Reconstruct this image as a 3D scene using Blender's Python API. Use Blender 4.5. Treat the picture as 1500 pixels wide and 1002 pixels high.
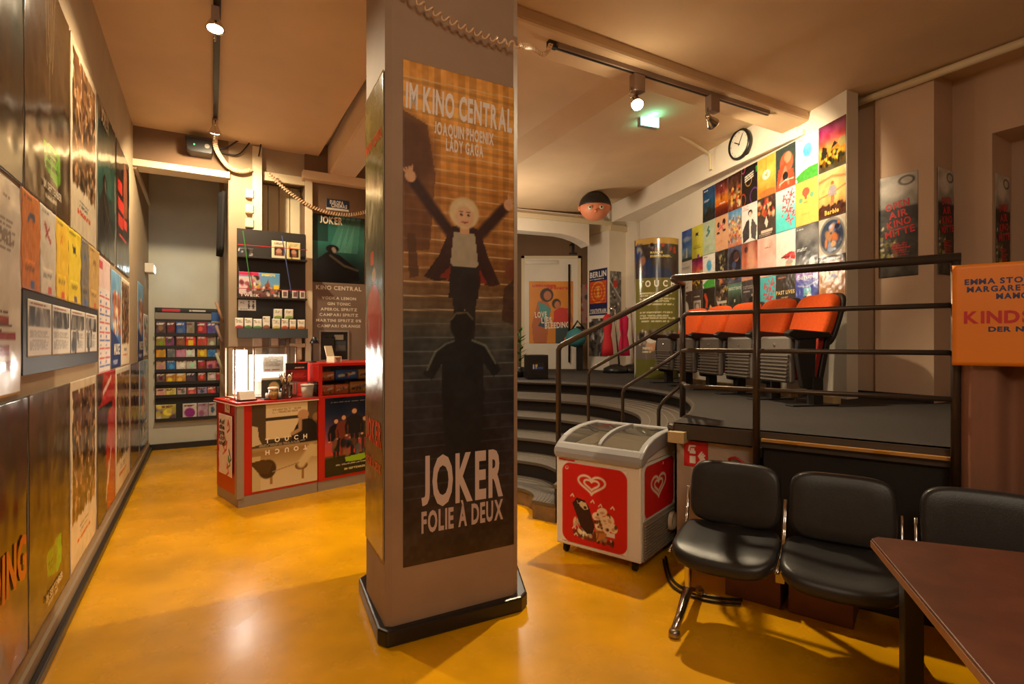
import bpy, math, random
import numpy as np
from mathutils import Vector, Matrix
random.seed(7); RNG = np.random.default_rng(11)
for o in list(bpy.data.objects): bpy.data.objects.remove(o)
SC = bpy.context.scene; COL = SC.collection
R = math.radians; PI = math.pi

# ---------------- camera, world, exposure ----------------
cam = bpy.data.cameras.new('camera'); cam.lens = 18.77; cam.sensor_width = 36; cam.clip_start = .05
cob = bpy.data.objects.new('camera', cam); COL.objects.link(cob)
cob.location = (0, 0, 1.5); cob.rotation_euler = (R(90), 0, 0); SC.camera = cob
SC.view_settings.view_transform = 'Standard'; SC.view_settings.look = 'None'
SC.view_settings.exposure = 0.0; SC.view_settings.gamma = 1.0; SC.view_settings.use_curve_mapping = False
wd = bpy.data.worlds.new('world'); SC.world = wd; wd.use_nodes = True
wd.node_tree.nodes['Background'].inputs[0].default_value = (1.0, .78, .54, 1)
wd.node_tree.nodes['Background'].inputs[1].default_value = .16
WARM = (1.0, .79, .50); SOFT = (1.0, .84, .62)

def lamp(name, kind, loc, energy, color=WARM, aim=None, size=.05, angle=60, blend=.5, parent=None):
    l = bpy.data.lights.new(name, kind); l.energy = energy; l.color = color
    if kind == 'AREA': l.size = size
    else: l.shadow_soft_size = size
    if kind == 'SPOT': l.spot_size = R(angle); l.spot_blend = blend
    o = bpy.data.objects.new(name, l); COL.objects.link(o); o.location = loc
    if aim is not None:
        o.rotation_euler = (Vector(aim) - Vector(loc)).to_track_quat('-Z', 'Y').to_euler()
    if parent: o.parent = parent
    return o
# room lamps further down the hall, behind and beside the viewer (ceiling tracks out of frame)
lamp('hall_lamp', 'AREA', (.2, -1.0, 3.6), 72, SOFT, (-.1, 2.7, 1.6), 1.2)
lamp('hall_lamp', 'AREA', (2.2, .2, 3.6), 10, SOFT, (1.8, 1.6, 0), 1.0)
lamp('landing_fill', 'POINT', (-.15, 8.1, 2.7), 80, SOFT, None, .25)  # bare fill light, no fixture: added out of view behind the pillar to brighten the landing

# ---------------- helpers ----------------
def lin(c):
    c = np.asarray(c, float)
    return np.where(c <= .04045, c/12.92, ((c+.055)/1.055)**2.4)
def rgb(r, g, b): return tuple(float(v) for v in lin(np.array([r, g, b])/255.))+(1.,)
MATS = {}
def mat(name, c, rough=.5, metal=0., noise=0., scale=8., bump=0., emit=0., spec=.5, coat=0.):
    if name in MATS: return MATS[name]
    m = bpy.data.materials.new(name); m.use_nodes = True; nt = m.node_tree; b = nt.nodes['Principled BSDF']
    b.inputs['Base Color'].default_value = rgb(*c); b.inputs['Roughness'].default_value = rough
    b.inputs['Metallic'].default_value = metal; b.inputs['Specular IOR Level'].default_value = spec
    b.inputs['Coat Weight'].default_value = coat; b.inputs['Coat Roughness'].default_value = .12
    if emit: b.inputs['Emission Color'].default_value = rgb(*c); b.inputs['Emission Strength'].default_value = emit
    if noise or bump:
        tc = nt.nodes.new('ShaderNodeTexCoord'); n = nt.nodes.new('ShaderNodeTexNoise')
        n.inputs['Scale'].default_value = scale; n.inputs['Detail'].default_value = 5
        nt.links.new(tc.outputs['Object'], n.inputs['Vector'])
        if noise:
            r = nt.nodes.new('ShaderNodeValToRGB'); lo = rgb(*[v*(1-noise) for v in c]); hi = rgb(*[min(255, v*(1+noise*.6)) for v in c])
            r.color_ramp.elements[0].position = .3; r.color_ramp.elements[1].position = .7
            r.color_ramp.elements[0].color = lo; r.color_ramp.elements[1].color = hi
            nt.links.new(n.outputs['Fac'], r.inputs[0]); nt.links.new(r.outputs[0], b.inputs['Base Color'])
        if bump:
            n2 = nt.nodes.new('ShaderNodeTexNoise'); n2.inputs['Scale'].default_value = scale*6; n2.inputs['Detail'].default_value = 6
            nt.links.new(tc.outputs['Object'], n2.inputs['Vector'])
            bp = nt.nodes.new('ShaderNodeBump'); bp.inputs['Strength'].default_value = bump; bp.inputs['Distance'].default_value = .01
            nt.links.new(n2.outputs['Fac'], bp.inputs['Height']); nt.links.new(bp.outputs[0], b.inputs['Normal'])
    MATS[name] = m; return m
def print_mat(name, rough, coat):
    m = bpy.data.materials.new(name); m.use_nodes = True; nt = m.node_tree; b = nt.nodes['Principled BSDF']
    a = nt.nodes.new('ShaderNodeAttribute'); a.attribute_name = 'print'
    nt.links.new(a.outputs['Color'], b.inputs['Base Color']); b.inputs['Roughness'].default_value = rough
    b.inputs['Coat Weight'].default_value = coat; b.inputs['Coat Roughness'].default_value = .15
    MATS[name] = m; return m
print_mat('print_gloss', .17, 0); print_mat('print_satin', .5, 0); print_mat('print_matt', .75, 0)
def glass(name, tint=(1, 1, 1), refl=.12):
    m = bpy.data.materials.new(name); m.use_nodes = True; nt = m.node_tree
    nt.nodes.remove(nt.nodes['Principled BSDF']); out = nt.nodes['Material Output']
    t = nt.nodes.new('ShaderNodeBsdfTransparent'); t.inputs[0].default_value = (*tint, 1)
    g = nt.nodes.new('ShaderNodeBsdfGlossy'); g.inputs['Roughness'].default_value = .03
    fr = nt.nodes.new('ShaderNodeFresnel'); fr.inputs[0].default_value = 1.45
    mx = nt.nodes.new('ShaderNodeMixShader')
    ad = nt.nodes.new('ShaderNodeMath'); ad.operation = 'ADD'; ad.inputs[1].default_value = refl*.3
    nt.links.new(fr.outputs[0], ad.inputs[0]); nt.links.new(ad.outputs[0], mx.inputs[0])
    nt.links.new(t.outputs[0], mx.inputs[1]); nt.links.new(g.outputs[0], mx.inputs[2]); nt.links.new(mx.outputs[0], out.inputs[0])
    MATS[name] = m; return m
glass('clear_glass')

class MB:
    """collects shapes; build() links them as ONE mesh object"""
    def __init__(s): s.v = []; s.f = []; s.m = []; s.k = 0
    def add(s, vs, fs, M=None):
        n = len(s.v)
        for p in vs: s.v.append(tuple(M @ Vector(p)) if M else tuple(p))
        for f in fs: s.f.append([n+i for i in f]); s.m.append(s.k)
        return s
    def mi(s, k): s.k = k; return s
    def box(s, x0, x1, y0, y1, z0, z1, M=None):
        return s.add([(x0,y0,z0),(x1,y0,z0),(x1,y1,z0),(x0,y1,z0),(x0,y0,z1),(x1,y0,z1),(x1,y1,z1),(x0,y1,z1)],
                     [(0,3,2,1),(4,5,6,7),(0,1,5,4),(1,2,6,5),(2,3,7,6),(3,0,4,7)], M)
    def prism(s, poly, z0, z1, M=None):
        n = len(poly); a = sum(poly[i][0]*poly[(i+1)%n][1]-poly[(i+1)%n][0]*poly[i][1] for i in range(n))
        if a < 0: poly = poly[::-1]
        vs = [(x,y,z0) for x,y in poly]+[(x,y,z1) for x,y in poly]
        return s.add(vs, [list(range(n))[::-1], list(range(n,2*n))]+[(i,(i+1)%n,n+(i+1)%n,n+i) for i in range(n)], M)
    def extrude_x(s, prof, x0, x1, M=None):   # profile in (y,z)
        T = Matrix(((0,0,1,0),(1,0,0,0),(0,1,0,0),(0,0,0,1)))
        return s.prism(prof, x0, x1, (M @ T) if M else T)
    def extrude_y(s, prof, y0, y1, M=None):   # profile in (x,z)
        T = Matrix(((1,0,0,0),(0,0,-1,0),(0,1,0,0),(0,0,0,1)))
        return s.prism(prof, -y1, -y0, (M @ T) if M else T)
    def tube(s, pts, r, seg=10, caps=True, M=None):
        pts = [Vector(p) for p in pts]; rs = r if isinstance(r, (list, tuple)) else [r]*len(pts)
        vs = []; fs = []; nrm = None
        for i, p in enumerate(pts):
            d = (pts[min(i+1,len(pts)-1)]-pts[max(i-1,0)])
            if d.length < 1e-9: d = Vector((0,0,1))
            d.normalize()
            if nrm is None: nrm = d.orthogonal().normalized()
            nrm = (nrm - d*nrm.dot(d)); nrm = nrm.normalized() if nrm.length > 1e-6 else d.orthogonal().normalized()
            bn = d.cross(nrm)
            for k in range(seg):
                a = 2*PI*k/seg; vs.append(p+(nrm*math.cos(a)+bn*math.sin(a))*rs[i])
        for i in range(len(pts)-1):
            for k in range(seg):
                k2 = (k+1)%seg; fs.append((i*seg+k, i*seg+k2, (i+1)*seg+k2, (i+1)*seg+k))
        if caps: fs += [list(range(seg))[::-1], list(range((len(pts)-1)*seg, len(pts)*seg))]
        return s.add(vs, fs, M)
    def cyl(s, p, q, r, seg=20, M=None): return s.tube([p, q], r, seg, True, M)
    def lathe(s, prof, seg=24, M=None, caps=True):       # profile (r,z)
        vs = [(r*math.cos(2*PI*k/seg), r*math.sin(2*PI*k/seg), z) for r, z in prof for k in range(seg)]
        fs = [(i*seg+k, i*seg+(k+1)%seg, (i+1)*seg+(k+1)%seg, (i+1)*seg+k) for i in range(len(prof)-1) for k in range(seg)]
        if caps: fs += [list(range(seg))[::-1], list(range((len(prof)-1)*seg, len(prof)*seg))]
        return s.add(vs, fs, M)
    def grid(s, nu, nv, fn):                  # fn(u,v) in 0..1
        vs = [fn(i/nu, j/nv) for j in range(nv+1) for i in range(nu+1)]
        return s.add(vs, [(j*(nu+1)+i, j*(nu+1)+i+1, (j+1)*(nu+1)+i+1, (j+1)*(nu+1)+i) for j in range(nv) for i in range(nu)])
    def build(s, name, mats, parent=None, smooth=False, bevel=0, seg=2, loc=None, rz=None, sub=0):
        me = bpy.data.meshes.new(name); me.from_pydata(s.v, [], s.f)
        mats = mats if isinstance(mats, (list, tuple)) else [mats]
        for m in mats: me.materials.append(MATS[m] if isinstance(m, str) else m)
        me.polygons.foreach_set('material_index', s.m)
        if smooth: me.polygons.foreach_set('use_smooth', [True]*len(me.polygons))
        me.update(); o = bpy.data.objects.new(name, me); COL.objects.link(o)
        if parent: o.parent = parent
        if loc is not None: o.location = loc
        if rz is not None: o.rotation_euler = (0, 0, rz)
        if bevel:
            b = o.modifiers.new('bevel', 'BEVEL'); b.width = bevel; b.segments = seg; b.limit_method = 'ANGLE'; b.angle_limit = R(40)
        if sub:
            d = o.modifiers.new('sub', 'SUBSURF'); d.levels = sub; d.render_levels = sub
        return o
def tag(o, label=None, cat=None, group=None, kind=None):
    if label: o['label'] = label
    if cat: o['category'] = cat
    if group: o['group'] = group
    if kind: o['kind'] = kind
    return o
def thing(name, label, cat, loc=(0,0,0), rz=0., group=None):
    o = bpy.data.objects.new(name, None); COL.objects.link(o); o.empty_display_size = .1
    o.location = loc; o.rotation_euler = (0, 0, rz); return tag(o, label, cat, group)
def struct(o): o['kind'] = 'structure'; return o
def kids(o): return [c for c in bpy.data.objects if c.parent == o]
def copy_tree(o, loc=None, rz=None, label=None, parent=None):
    c = o.copy(); COL.objects.link(c)
    if parent: c.parent = parent
    for ch in kids(o): copy_tree(ch, parent=c)
    if loc is not None: c.location = loc
    if rz is not None: c.rotation_euler = (0, 0, rz)
    if label: c['label'] = label
    return c
class Wall:
    """a vertical plane: origin on plan, heading of its run (left to right as seen from the room)"""
    def __init__(s, ox, oy, ang): s.o = Vector((ox, oy, 0)); s.a = R(ang); s.d = Vector((math.cos(s.a), math.sin(s.a), 0)); s.n = Vector((math.sin(s.a), -math.cos(s.a), 0))
    def t(s, px):                             # run coordinate seen at image column px
        k = (px-750)/782.; return (k*s.o.y-s.o.x)/(s.d.x-k*s.d.y)
    def z(s, px, py): return 1.5+(501-py)*(s.o.y+s.d.y*s.t(px))/782.
    def p(s, t, z=0., off=0.): q = s.o+s.d*t+s.n*off; q.z = z; return q
    def M(s): return Matrix.Translation(s.o) @ Matrix.Rotation(s.a, 4, 'Z')
A = Vector((-.5, .866, 0)); B = Vector((.866, .5, 0))
def nb(n, b): q = A*n+B*b; return (q.x, q.y)
LEFT = Wall(-.763, 0, 120); BACK = Wall(-5.02, 7.38, 30); KIO = Wall(-4.09, 5.77, 30)
PILF = Wall(-.618, 2.64, 29.2); PILL = Wall(-.829, 3.04, -62.9)
PW = Wall(2.66, 8.31, -80.2); RW = Wall(3.453, 5.336, -60); RAIL = Wall(1.076, 3.51, -36.8)
CNT = Wall(-2.47, 4.81, 45); CNTL = Wall(-2.90, 5.237, -45); CLK = Wall(1.85, 9.78, -73.1)
COLA = Wall(1.508, 10.69, -60); COLB = Wall(1.838, 10.12, 30); DOOR = Wall(0, 10.9, 0)
PZ = .95

# ---------------- lettering ----------------
GL = {}
def make_glyphs():
    chars = sorted(set("ABCDEFGHIJKLMNOPQRSTUVWXYZabcdefghijklmnopqrstuvwxyzÄÖÜÀàäöü0123456789.,:;-!?&%/'+<>|"))
    tmp = []
    for bold in (0, 1):
        for c in chars:
            cu = bpy.data.curves.new('g', 'FONT'); cu.body = c; cu.size = 1; cu.resolution_u = 3; cu.offset = .036 if bold else .006
            o = bpy.data.objects.new('g', cu); COL.objects.link(o); tmp.append((c, bold, o))
    dg = bpy.context.evaluated_depsgraph_get()
    for c, bold, o in tmp:
        me = bpy.data.meshes.new_from_object(o.evaluated_get(dg))
        v = np.zeros(len(me.vertices)*3); me.vertices.foreach_get('co', v); v = v.reshape(-1, 3)[:, :2]
        fs = [list(p.vertices) for p in me.polygons]
        if c == 'J' and v[:, 1].min() < -.03: v[:, 1] = (v[:, 1]-v[:, 1].min())*(.73/(v[:, 1].max()-v[:, 1].min()))
        x0 = v[:, 0].min() if len(v) else 0; w = (v[:, 0].max()-x0) if len(v) else .2
        GL[(c, bold)] = (v-np.array([x0, 0]), fs, w)
        bpy.data.meshes.remove(me)
    for c, b_, o in tmp:
        cu = o.data; bpy.data.objects.remove(o); bpy.data.curves.remove(cu)
make_glyphs()
def lettering(s, h, width=None, bold=1, cx=0., cz=0., align='c', skew=0., track=.1, rot=0.):
    """verts (x,z) and faces of a line of writing, cap height h, centred on cx, base line cz"""
    vs = []; fs = []; x = 0.
    for c in s:
        if c == ' ': x += .32; continue
        g = GL.get((c, bold)) or GL[('-', bold)]
        n = sum(len(q) for q in vs); vs.append(g[0]+np.array([x, 0])); fs += [[n+i for i in f] for f in g[1]]
        x += g[2]+track
    if not vs: return np.zeros((0, 2)), []
    v = np.concatenate(vs); x -= track
    k = h/.73; kx = (width/x) if width else k
    v = v*np.array([kx, k])
    if align == 'c': v[:, 0] -= x*kx/2
    if align == 'r': v[:, 0] -= x*kx
    if skew: v[:, 0] += v[:, 1]*skew
    if rot:
        c_, s_ = math.cos(rot), math.sin(rot); v = np.stack([v[:, 0]*c_-v[:, 1]*s_, v[:, 0]*s_+v[:, 1]*c_], 1)
    return v+np.array([cx, cz]), fs

# ---------------- printed artwork ----------------
class Art:
    """a small painted picture; coordinates u 0..1 left to right, v 0..1 bottom to top"""
    def __init__(s, w, h, base=(255, 255, 255), res=.01):
        s.W = max(3, int(w/res)); s.H = max(3, int(h/res)); s.w = w; s.h = h
        s.U, s.V = np.meshgrid(np.linspace(0, 1, s.W+1), np.linspace(0, 1, s.H+1))
        s.px = np.ones((s.H+1, s.W+1, 3))*np.array(base, float)
        s.t = []; s.asp = h/w
    def put(s, mask, c, a=1.):
        m = np.clip(mask, 0, 1)[..., None]*a; s.px = s.px*(1-m)+np.array(c, float)*m; return s
    def grad(s, stops, u=False):
        x = s.U if u else s.V; ks = [k for k, _ in stops]
        for i in range(3): s.px[..., i] = np.interp(x, ks, [c[i] for _, c in stops])
        return s
    def noise(s, scale, amp, tint=(1, 1, 1), seed=0):
        s.px = np.clip(s.px+(s.nz(scale, seed)-.5)[..., None]*2*amp*np.array(tint), 0, 255); return s
    def nz(s, scale, seed=0):
        r = np.random.default_rng(seed+5); ny = max(2, int(scale*s.asp)+2); nx = max(2, int(scale)+2); g = r.random((ny, nx))
        x = s.U*(nx-1.001); y = s.V*(ny-1.001); i = x.astype(int); j = y.astype(int); fx = x-i; fy = y-j
        fx = fx*fx*(3-2*fx); fy = fy*fy*(3-2*fy)
        return g[j, i]*(1-fx)*(1-fy)+g[j, i+1]*fx*(1-fy)+g[j+1, i]*(1-fx)*fy+g[j+1, i+1]*fx*fy
    def ell(s, cu, cv, ru, rv, c, a=1., soft=.15, rot=0.):
        dx = s.U-cu; dy = (s.V-cv)*s.asp; rv = rv*s.asp
        cr, sr = math.cos(rot), math.sin(rot); X = dx*cr+dy*sr; Y = -dx*sr+dy*cr
        d = np.sqrt((X/ru)**2+(Y/rv)**2); return s.put((1-d)/soft+.5, c, a)
    def ring(s, cu, cv, ru, rv, th, c, a=1.):
        d = np.sqrt(((s.U-cu)/ru)**2+((s.V-cv)/rv)**2); return s.put(1-np.abs(d-1)/th, c, a)
    def rect(s, u0, v0, u1, v1, c, a=1.):
        return s.put(((s.U >= u0)&(s.U <= u1)&(s.V >= v0)&(s.V <= v1)).astype(float), c, a)
    def poly(s, pts, c, a=1.):
        ins = np.zeros(s.U.shape, bool); n = len(pts)
        for i in range(n):
            (x1, y1), (x2, y2) = pts[i], pts[(i+1)%n]
            if y1 == y2: continue
            ins ^= ((y1 > s.V) != (y2 > s.V)) & (s.U < (x2-x1)*(s.V-y1)/(y2-y1)+x1)
        return s.put(ins.astype(float), c, a)
    def line(s, pts, th, c, a=1.):
        m = np.zeros(s.U.shape)
        for (x1, y1), (x2, y2) in zip(pts, pts[1:]):
            ax, ay, bx, by = x1, y1*s.asp, x2, y2*s.asp; L2 = (bx-ax)**2+(by-ay)**2+1e-12
            k = np.clip(((s.U-ax)*(bx-ax)+(s.V*s.asp-ay)*(by-ay))/L2, 0, 1)
            d = np.hypot(s.U-ax-k*(bx-ax), s.V*s.asp-ay-k*(by-ay)); m = np.maximum(m, np.clip((th-d)/(th*.5), 0, 1))
        return s.put(m, c, a)
    def crowd(s, u0, v0, u1, v1, n, pal, r=.03, seed=0):
        g = np.random.default_rng(seed)
        for _ in range(n):
            c = np.array(pal[g.integers(len(pal))])*g.uniform(.6, 1.2)
            s.ell(g.uniform(u0, u1), g.uniform(v0, v1), r*g.uniform(.5, 1.3), r*g.uniform(.6, 1.7)/s.asp, np.clip(c, 0, 255), .9, .5, g.uniform(-.6, .6))
        return s
    def person(s, cu, v0, hgt, coat, skin, hair, legs=None, arms='down', a=1.):
        """a plain standing figure"""
        k = hgt; w = k*s.asp*.16; legs = legs or coat; v = lambda f: v0+f*k
        s.poly([(cu-w*.6, v(.48)), (cu-w*.55, v(0)), (cu-w*.1, v(0)), (cu, v(.42)), (cu+w*.1, v(0)), (cu+w*.55, v(0)), (cu+w*.6, v(.48))], legs, a)
        s.poly([(cu-w*.85, v(.42)), (cu-w*1.0, v(.78)), (cu-w*.4, v(.84)), (cu+w*.4, v(.84)), (cu+w*1.0, v(.78)), (cu+w*.85, v(.42))], coat, a)
        if arms == 'up':
            for q in (-1, 1): s.line([(cu+q*w*.8, v(.78)), (cu+q*w*1.7, v(.92)), (cu+q*w*2.6, v(1.06))], w*.26, coat, a); s.ell(cu+q*w*2.75, v(1.08), w*.28, .025*k, skin, a)
        else:
            for q in (-1, 1): s.line([(cu+q*w*.9, v(.76)), (cu+q*w*1.25, v(.6)), (cu+q*w*1.15, v(.42))], w*.24, coat, a); s.ell(cu+q*w*1.15, v(.4), w*.22, .022*k, skin, a)
        s.ell(cu, v(.925), w*.52, .075*k, hair, a); s.ell(cu, v(.91), w*.36, .055*k, skin, a)
        return s
    def lines(s, u0, v0, u1, v1, n, c, a=1., seed=1):
        g = np.random.default_rng(seed)
        for i in range(n):
            v = v1-(v1-v0)*(i+.5)/n; q = (v1-v0)/n*.28; e = u1-(u1-u0)*g.uniform(0, .25)
            m = ((s.U >= u0)&(s.U <= e)&(np.abs(s.V-v) < max(q, .6/s.H))).astype(float)*(s.nz(60, seed+i) > .3)
            s.put(m, c, a)
        return s
    def text(s, txt, cu, cv, h, c, width=None, bold=1, **k):   # h and width as fractions of the sheet's width
        s.t.append((txt, cu*s.w, cv*s.h, h*s.w, width*s.w if width else None, bold, c, k)); return s
def sheet(name, art, material='print_satin', warp=None, parent=None, loc=None, rz=None, thick=.002, curl=.0, seed=0):
    """printed sheet in its own x (centred), z (from 0 up); the printed face looks along -y"""
    W, H, w, h = art.W, art.H, art.w, art.h
    X = (art.U-.5)*w; Z = art.V*h; Y = np.full(X.shape, -thick)
    if curl: Y = Y-curl*(art.nz(5, seed)*.7+art.nz(12, seed+3)*.3)
    n = (W+1)*(H+1); co = np.stack([X, Y, Z], -1).reshape(-1, 3); col = np.concatenate([lin(np.clip(art.px, 0, 255)/255.).reshape(-1, 3), np.ones((n, 1))], 1)
    idx = np.arange(n).reshape(H+1, W+1)
    quads = np.stack([idx[:-1, :-1], idx[:-1, 1:], idx[1:, 1:], idx[1:, :-1]], -1).reshape(-1, 4)
    loops = quads.reshape(-1); sizes = np.full(len(quads), 4)
    rim = np.concatenate([idx[0, :], idx[1:, -1], idx[-1, -2::-1], idx[-2:0:-1, 0]]); m = len(rim)
    back = co[rim].copy(); back[:, 1] = 0; co = np.concatenate([co, back]); col = np.concatenate([col, np.ones((m, 4))*[.6, .58, .55, 1]])
    b = n+np.arange(m); r2 = np.roll(rim, -1); b2 = np.roll(b, -1)
    sides = np.stack([rim, b, b2, r2], -1).reshape(-1)
    loops = np.concatenate([loops, sides, b[::-1]]); sizes = np.concatenate([sizes, np.full(m, 4), [m]])
    vs = [co]; cs = [col]; ls = [loops]; ss = [sizes]; off = len(co); lift = thick+curl+.0012
    for i, (txt, cx, cz, hh, ww, bold, c, k) in enumerate(art.t):
        v, fs = lettering(txt, hh, ww, bold, cx-w/2, cz, **k)
        if not len(v): continue
        vs.append(np.stack([v[:, 0], np.full(len(v), -lift-.00015*i), v[:, 1]], 1)); cs.append(np.tile(np.append(lin(np.array(c)/255.), 1), (len(v), 1)))
        ls.append(np.concatenate([np.array(f) for f in fs])+off); ss.append(np.array([len(f) for f in fs])); off += len(v)
    co = np.concatenate(vs); col = np.concatenate(cs); loops = np.concatenate(ls); sizes = np.concatenate(ss)
    if warp: co = warp(co)
    me = bpy.data.meshes.new(name); me.vertices.add(len(co)); me.vertices.foreach_set('co', co.reshape(-1))
    me.loops.add(len(loops)); me.loops.foreach_set('vertex_index', loops.astype(np.int32))
    me.polygons.add(len(sizes)); st = np.concatenate([[0], np.cumsum(sizes)[:-1]]); me.polygons.foreach_set('loop_start', st.astype(np.int32))
    me.polygons.foreach_set('loop_total', sizes.astype(np.int32))
    sm = np.zeros(len(sizes), bool); sm[:len(quads)] = True; me.polygons.foreach_set('use_smooth', sm)
    me.update(calc_edges=True); me.validate()
    at = me.color_attributes.new('print', 'FLOAT_COLOR', 'POINT'); at.data.foreach_set('color', col.reshape(-1).astype(np.float32))
    me.materials.append(MATS[material]); o = bpy.data.objects.new(name, me); COL.objects.link(o)
    if parent: o.parent = parent
    if loc is not None: o.location = loc
    if rz is not None: o.rotation_euler = (0, 0, rz)
    return o
def hang(wall, t0, t1, z0, z1, name, label, cat, art_fn, group=None, material='print_satin', res=.01, off=.002, curl=.0, seed=0, base=(255,255,255)):
    a = Art(abs(t1-t0), z1-z0, base, res); art_fn(a); a.noise(26, 5, seed=seed+2); a.noise(9, 5, seed=seed+7)
    return tag(sheet(name, a, material, loc=wall.p((t0+t1)/2, z0, off), rz=wall.a, curl=curl, seed=seed), label, cat, group)
# ---------------- the setting ----------------
mat('ceiling_paint', (214, 186, 150), .85, noise=.04, scale=1.5, bump=.05); mat('wall_white', (232, 222, 205), .8, noise=.03, scale=2, bump=.05)
mat('wall_taupe', (168, 146, 116), .8, noise=.05, scale=2, bump=.06); mat('wall_brown', (120, 92, 66), .8, noise=.05, scale=2, bump=.05)
mat('wall_grey', (204, 202, 186), .8, noise=.04, scale=2, bump=.05); mat('trim_cream', (222, 205, 170), .6)
mat('skirting_black', (34, 30, 28), .3); mat('pillar_paint', (158, 130, 106), .65, noise=.06, scale=3, bump=.08)
mat('carpet', (52, 46, 43), .95, noise=.25, scale=60, bump=.3); mat('stage_black', (26, 21, 19), .6)
mat('rubber_tread', (88, 80, 72), .5); mat('birch_edge', (190, 138, 72), .5); mat('brass', (210, 170, 70), .3, 1.)
mat('wood_pale', (196, 170, 124), .6, noise=.1, scale=6); mat('plinth_wood', (120, 96, 66), .6, noise=.2, scale=12)
def floor_mat():
    m = mat('epoxy_floor', (230, 165, 2), .3, noise=.14, scale=1.6); nt = m.node_tree; b = nt.nodes['Principled BSDF']
    tc = nt.nodes.new('ShaderNodeTexCoord'); n = nt.nodes.new('ShaderNodeTexNoise'); n.inputs['Scale'].default_value = 3.5; n.inputs['Detail'].default_value = 8
    r = nt.nodes.new('ShaderNodeMapRange'); r.inputs[3].default_value = .17; r.inputs[4].default_value = .36
    nt.links.new(tc.outputs['Object'], n.inputs[0]); nt.links.new(n.outputs[0], r.inputs[0]); nt.links.new(r.outputs[0], b.inputs['Roughness'])
    bp = nt.nodes.new('ShaderNodeBump'); bp.inputs['Strength'].default_value = .03; bp.inputs['Distance'].default_value = .02
    nt.links.new(n.outputs[0], bp.inputs['Height']); nt.links.new(bp.outputs[0], b.inputs['Normal'])
floor_mat()
def nbox(mb, n0, n1, b0, b1, z0, z1): return mb.prism([nb(n0, b0), nb(n0, b1), nb(n1, b1), nb(n1, b0)], z0, z1)
def S(name, mb, m, **k): return struct(mb.build(name, m, **k))
S('floor', nbox(MB(), -3, 10.8, -.9, 7.2, -.08, 0), 'epoxy_floor')
S('wall_left', nbox(MB(), -3, 9.0, -.85, -.661, 0, 3.98), 'wall_taupe')
S('wall_back', nbox(MB(), 8.9, 9.05, -.661, .3, 0, 3.98), 'wall_grey')
S('wall_niche', nbox(nbox(MB(), 7.04, 8.9, .25, .58, 0, 3.98), 8.7, 8.9, .2, .25, 0, 3.9), 'wall_taupe')
S('trim_1', nbox(nbox(MB(), 6.99, 7.25, -.661, .26, 3.40, 3.47), 7.04, 8.9, -.661, -.63, 3.38, 3.43), 'trim_cream')
S('wall_soffit', nbox(MB(), 7.04, 7.25, -.661, .25, 3.42, 3.98), 'wall_brown')
S('trim_2', nbox(MB(), 7.0, 7.06, .5, .6, 0, 3.82), 'trim_cream')
S('baseboard_back', nbox(MB(), 8.87, 8.9, -.661, .3, 0, .08), 'skirting_black')
mb = nbox(MB(), -3, 8.9, -.661, -.645, .02, .10)
S('trim_3', mb, mat('strip_grey', (150, 130, 105), .5)); S('baseboard_left', nbox(MB(), -3, 8.87, -.645, -.612, 0, .05), 'skirting_black', bevel=.008)
# kiosk recess with pale boards
mb = MB(); nbox(mb, 7.5, 7.6, .55, 1.2, 0, 3.98)
for k in range(4): nbox(mb, 7.46, 7.5, .585+.13*k, .585+.13*k+.118, 0, 3.5)
S('wall_recess', mb, 'trim_cream')
S('wall_lintel', nbox(MB(), 7.08, 7.5, .58, 1.09, 3.52, 3.98), 'wall_taupe'); S('trim_4', nbox(MB(), 7.05, 7.1, .62, 1.09, 3.45, 3.55), 'trim_cream')
S('wall_kiosk', nbox(MB(), 7.04, 7.4, 1.09, 3.6, 0, 3.98), 'wall_brown')
S('trim_5', nbox(MB(), 6.9, 7.04, 1.05, 2.6, 3.50, 3.60), 'ceiling_paint'); S('trim_6', nbox(nbox(MB(), 6.99, 7.04, 1.09, 1.17, 0, 3.5), 6.99, 7.04, 1.86, 1.95, 0, 3.5), 'trim_cream')
S('wall_landing', nbox(MB(), 7.4, 9.9, 3.45, 3.6, 0, 3.98), 'wall_brown')
# ceiling bays and beams
S('ceiling', nbox(MB(), -3, 9.05, -.9, 1.25, 3.84, 3.98), 'ceiling_paint')
S('ceiling_hall', nbox(MB(), -3, 3.45, 1.2, 7.2, 3.92, 4.06), 'ceiling_paint')
mb = MB().prism([nb(-2.5, 1.08), nb(-2.5, 1.4), nb(7.04, 1.69), nb(7.04, 1.36)], 3.60, 3.98); S('ceiling_beam_long', mb, 'ceiling_paint', bevel=.02)
mb = MB().prism([nb(3.40, 1.3), nb(3.30, 1.62), nb(3.30, 5.7), nb(3.68, 5.7), nb(3.68, 1.3)], 3.83, 4.2); S('ceiling_beam', mb, 'ceiling_paint', bevel=.025)
def q3(pts, z): return [(*nb(n, b), zz) for (n, b), zz in zip(pts, z)]
mb = MB(); up = .1
for pts, z in (([(3.6, 1.3), (3.6, 3.4), (8.6, 3.4), (8.6, 1.3)], (4.08, 4.08, 3.98, 3.98)),
               ([(3.6, 3.4), (3.6, 3.62), (8.6, 3.72), (8.6, 3.4)], (4.08, 3.96, 3.84, 3.98)),
               ([(3.6, 3.62), (3.6, 6.0), (9.8, 6.6), (8.6, 3.72)], (3.96, 4.16, 3.88, 3.84))):
    lo = q3(pts, z); mb.add(lo+[(x, y, zz+up) for x, y, zz in lo], [(0,3,2,1),(4,5,6,7),(0,1,5,4),(1,2,6,5),(2,3,7,6),(3,0,4,7)])
S('ceiling_stairs', mb, 'ceiling_paint')
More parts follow.
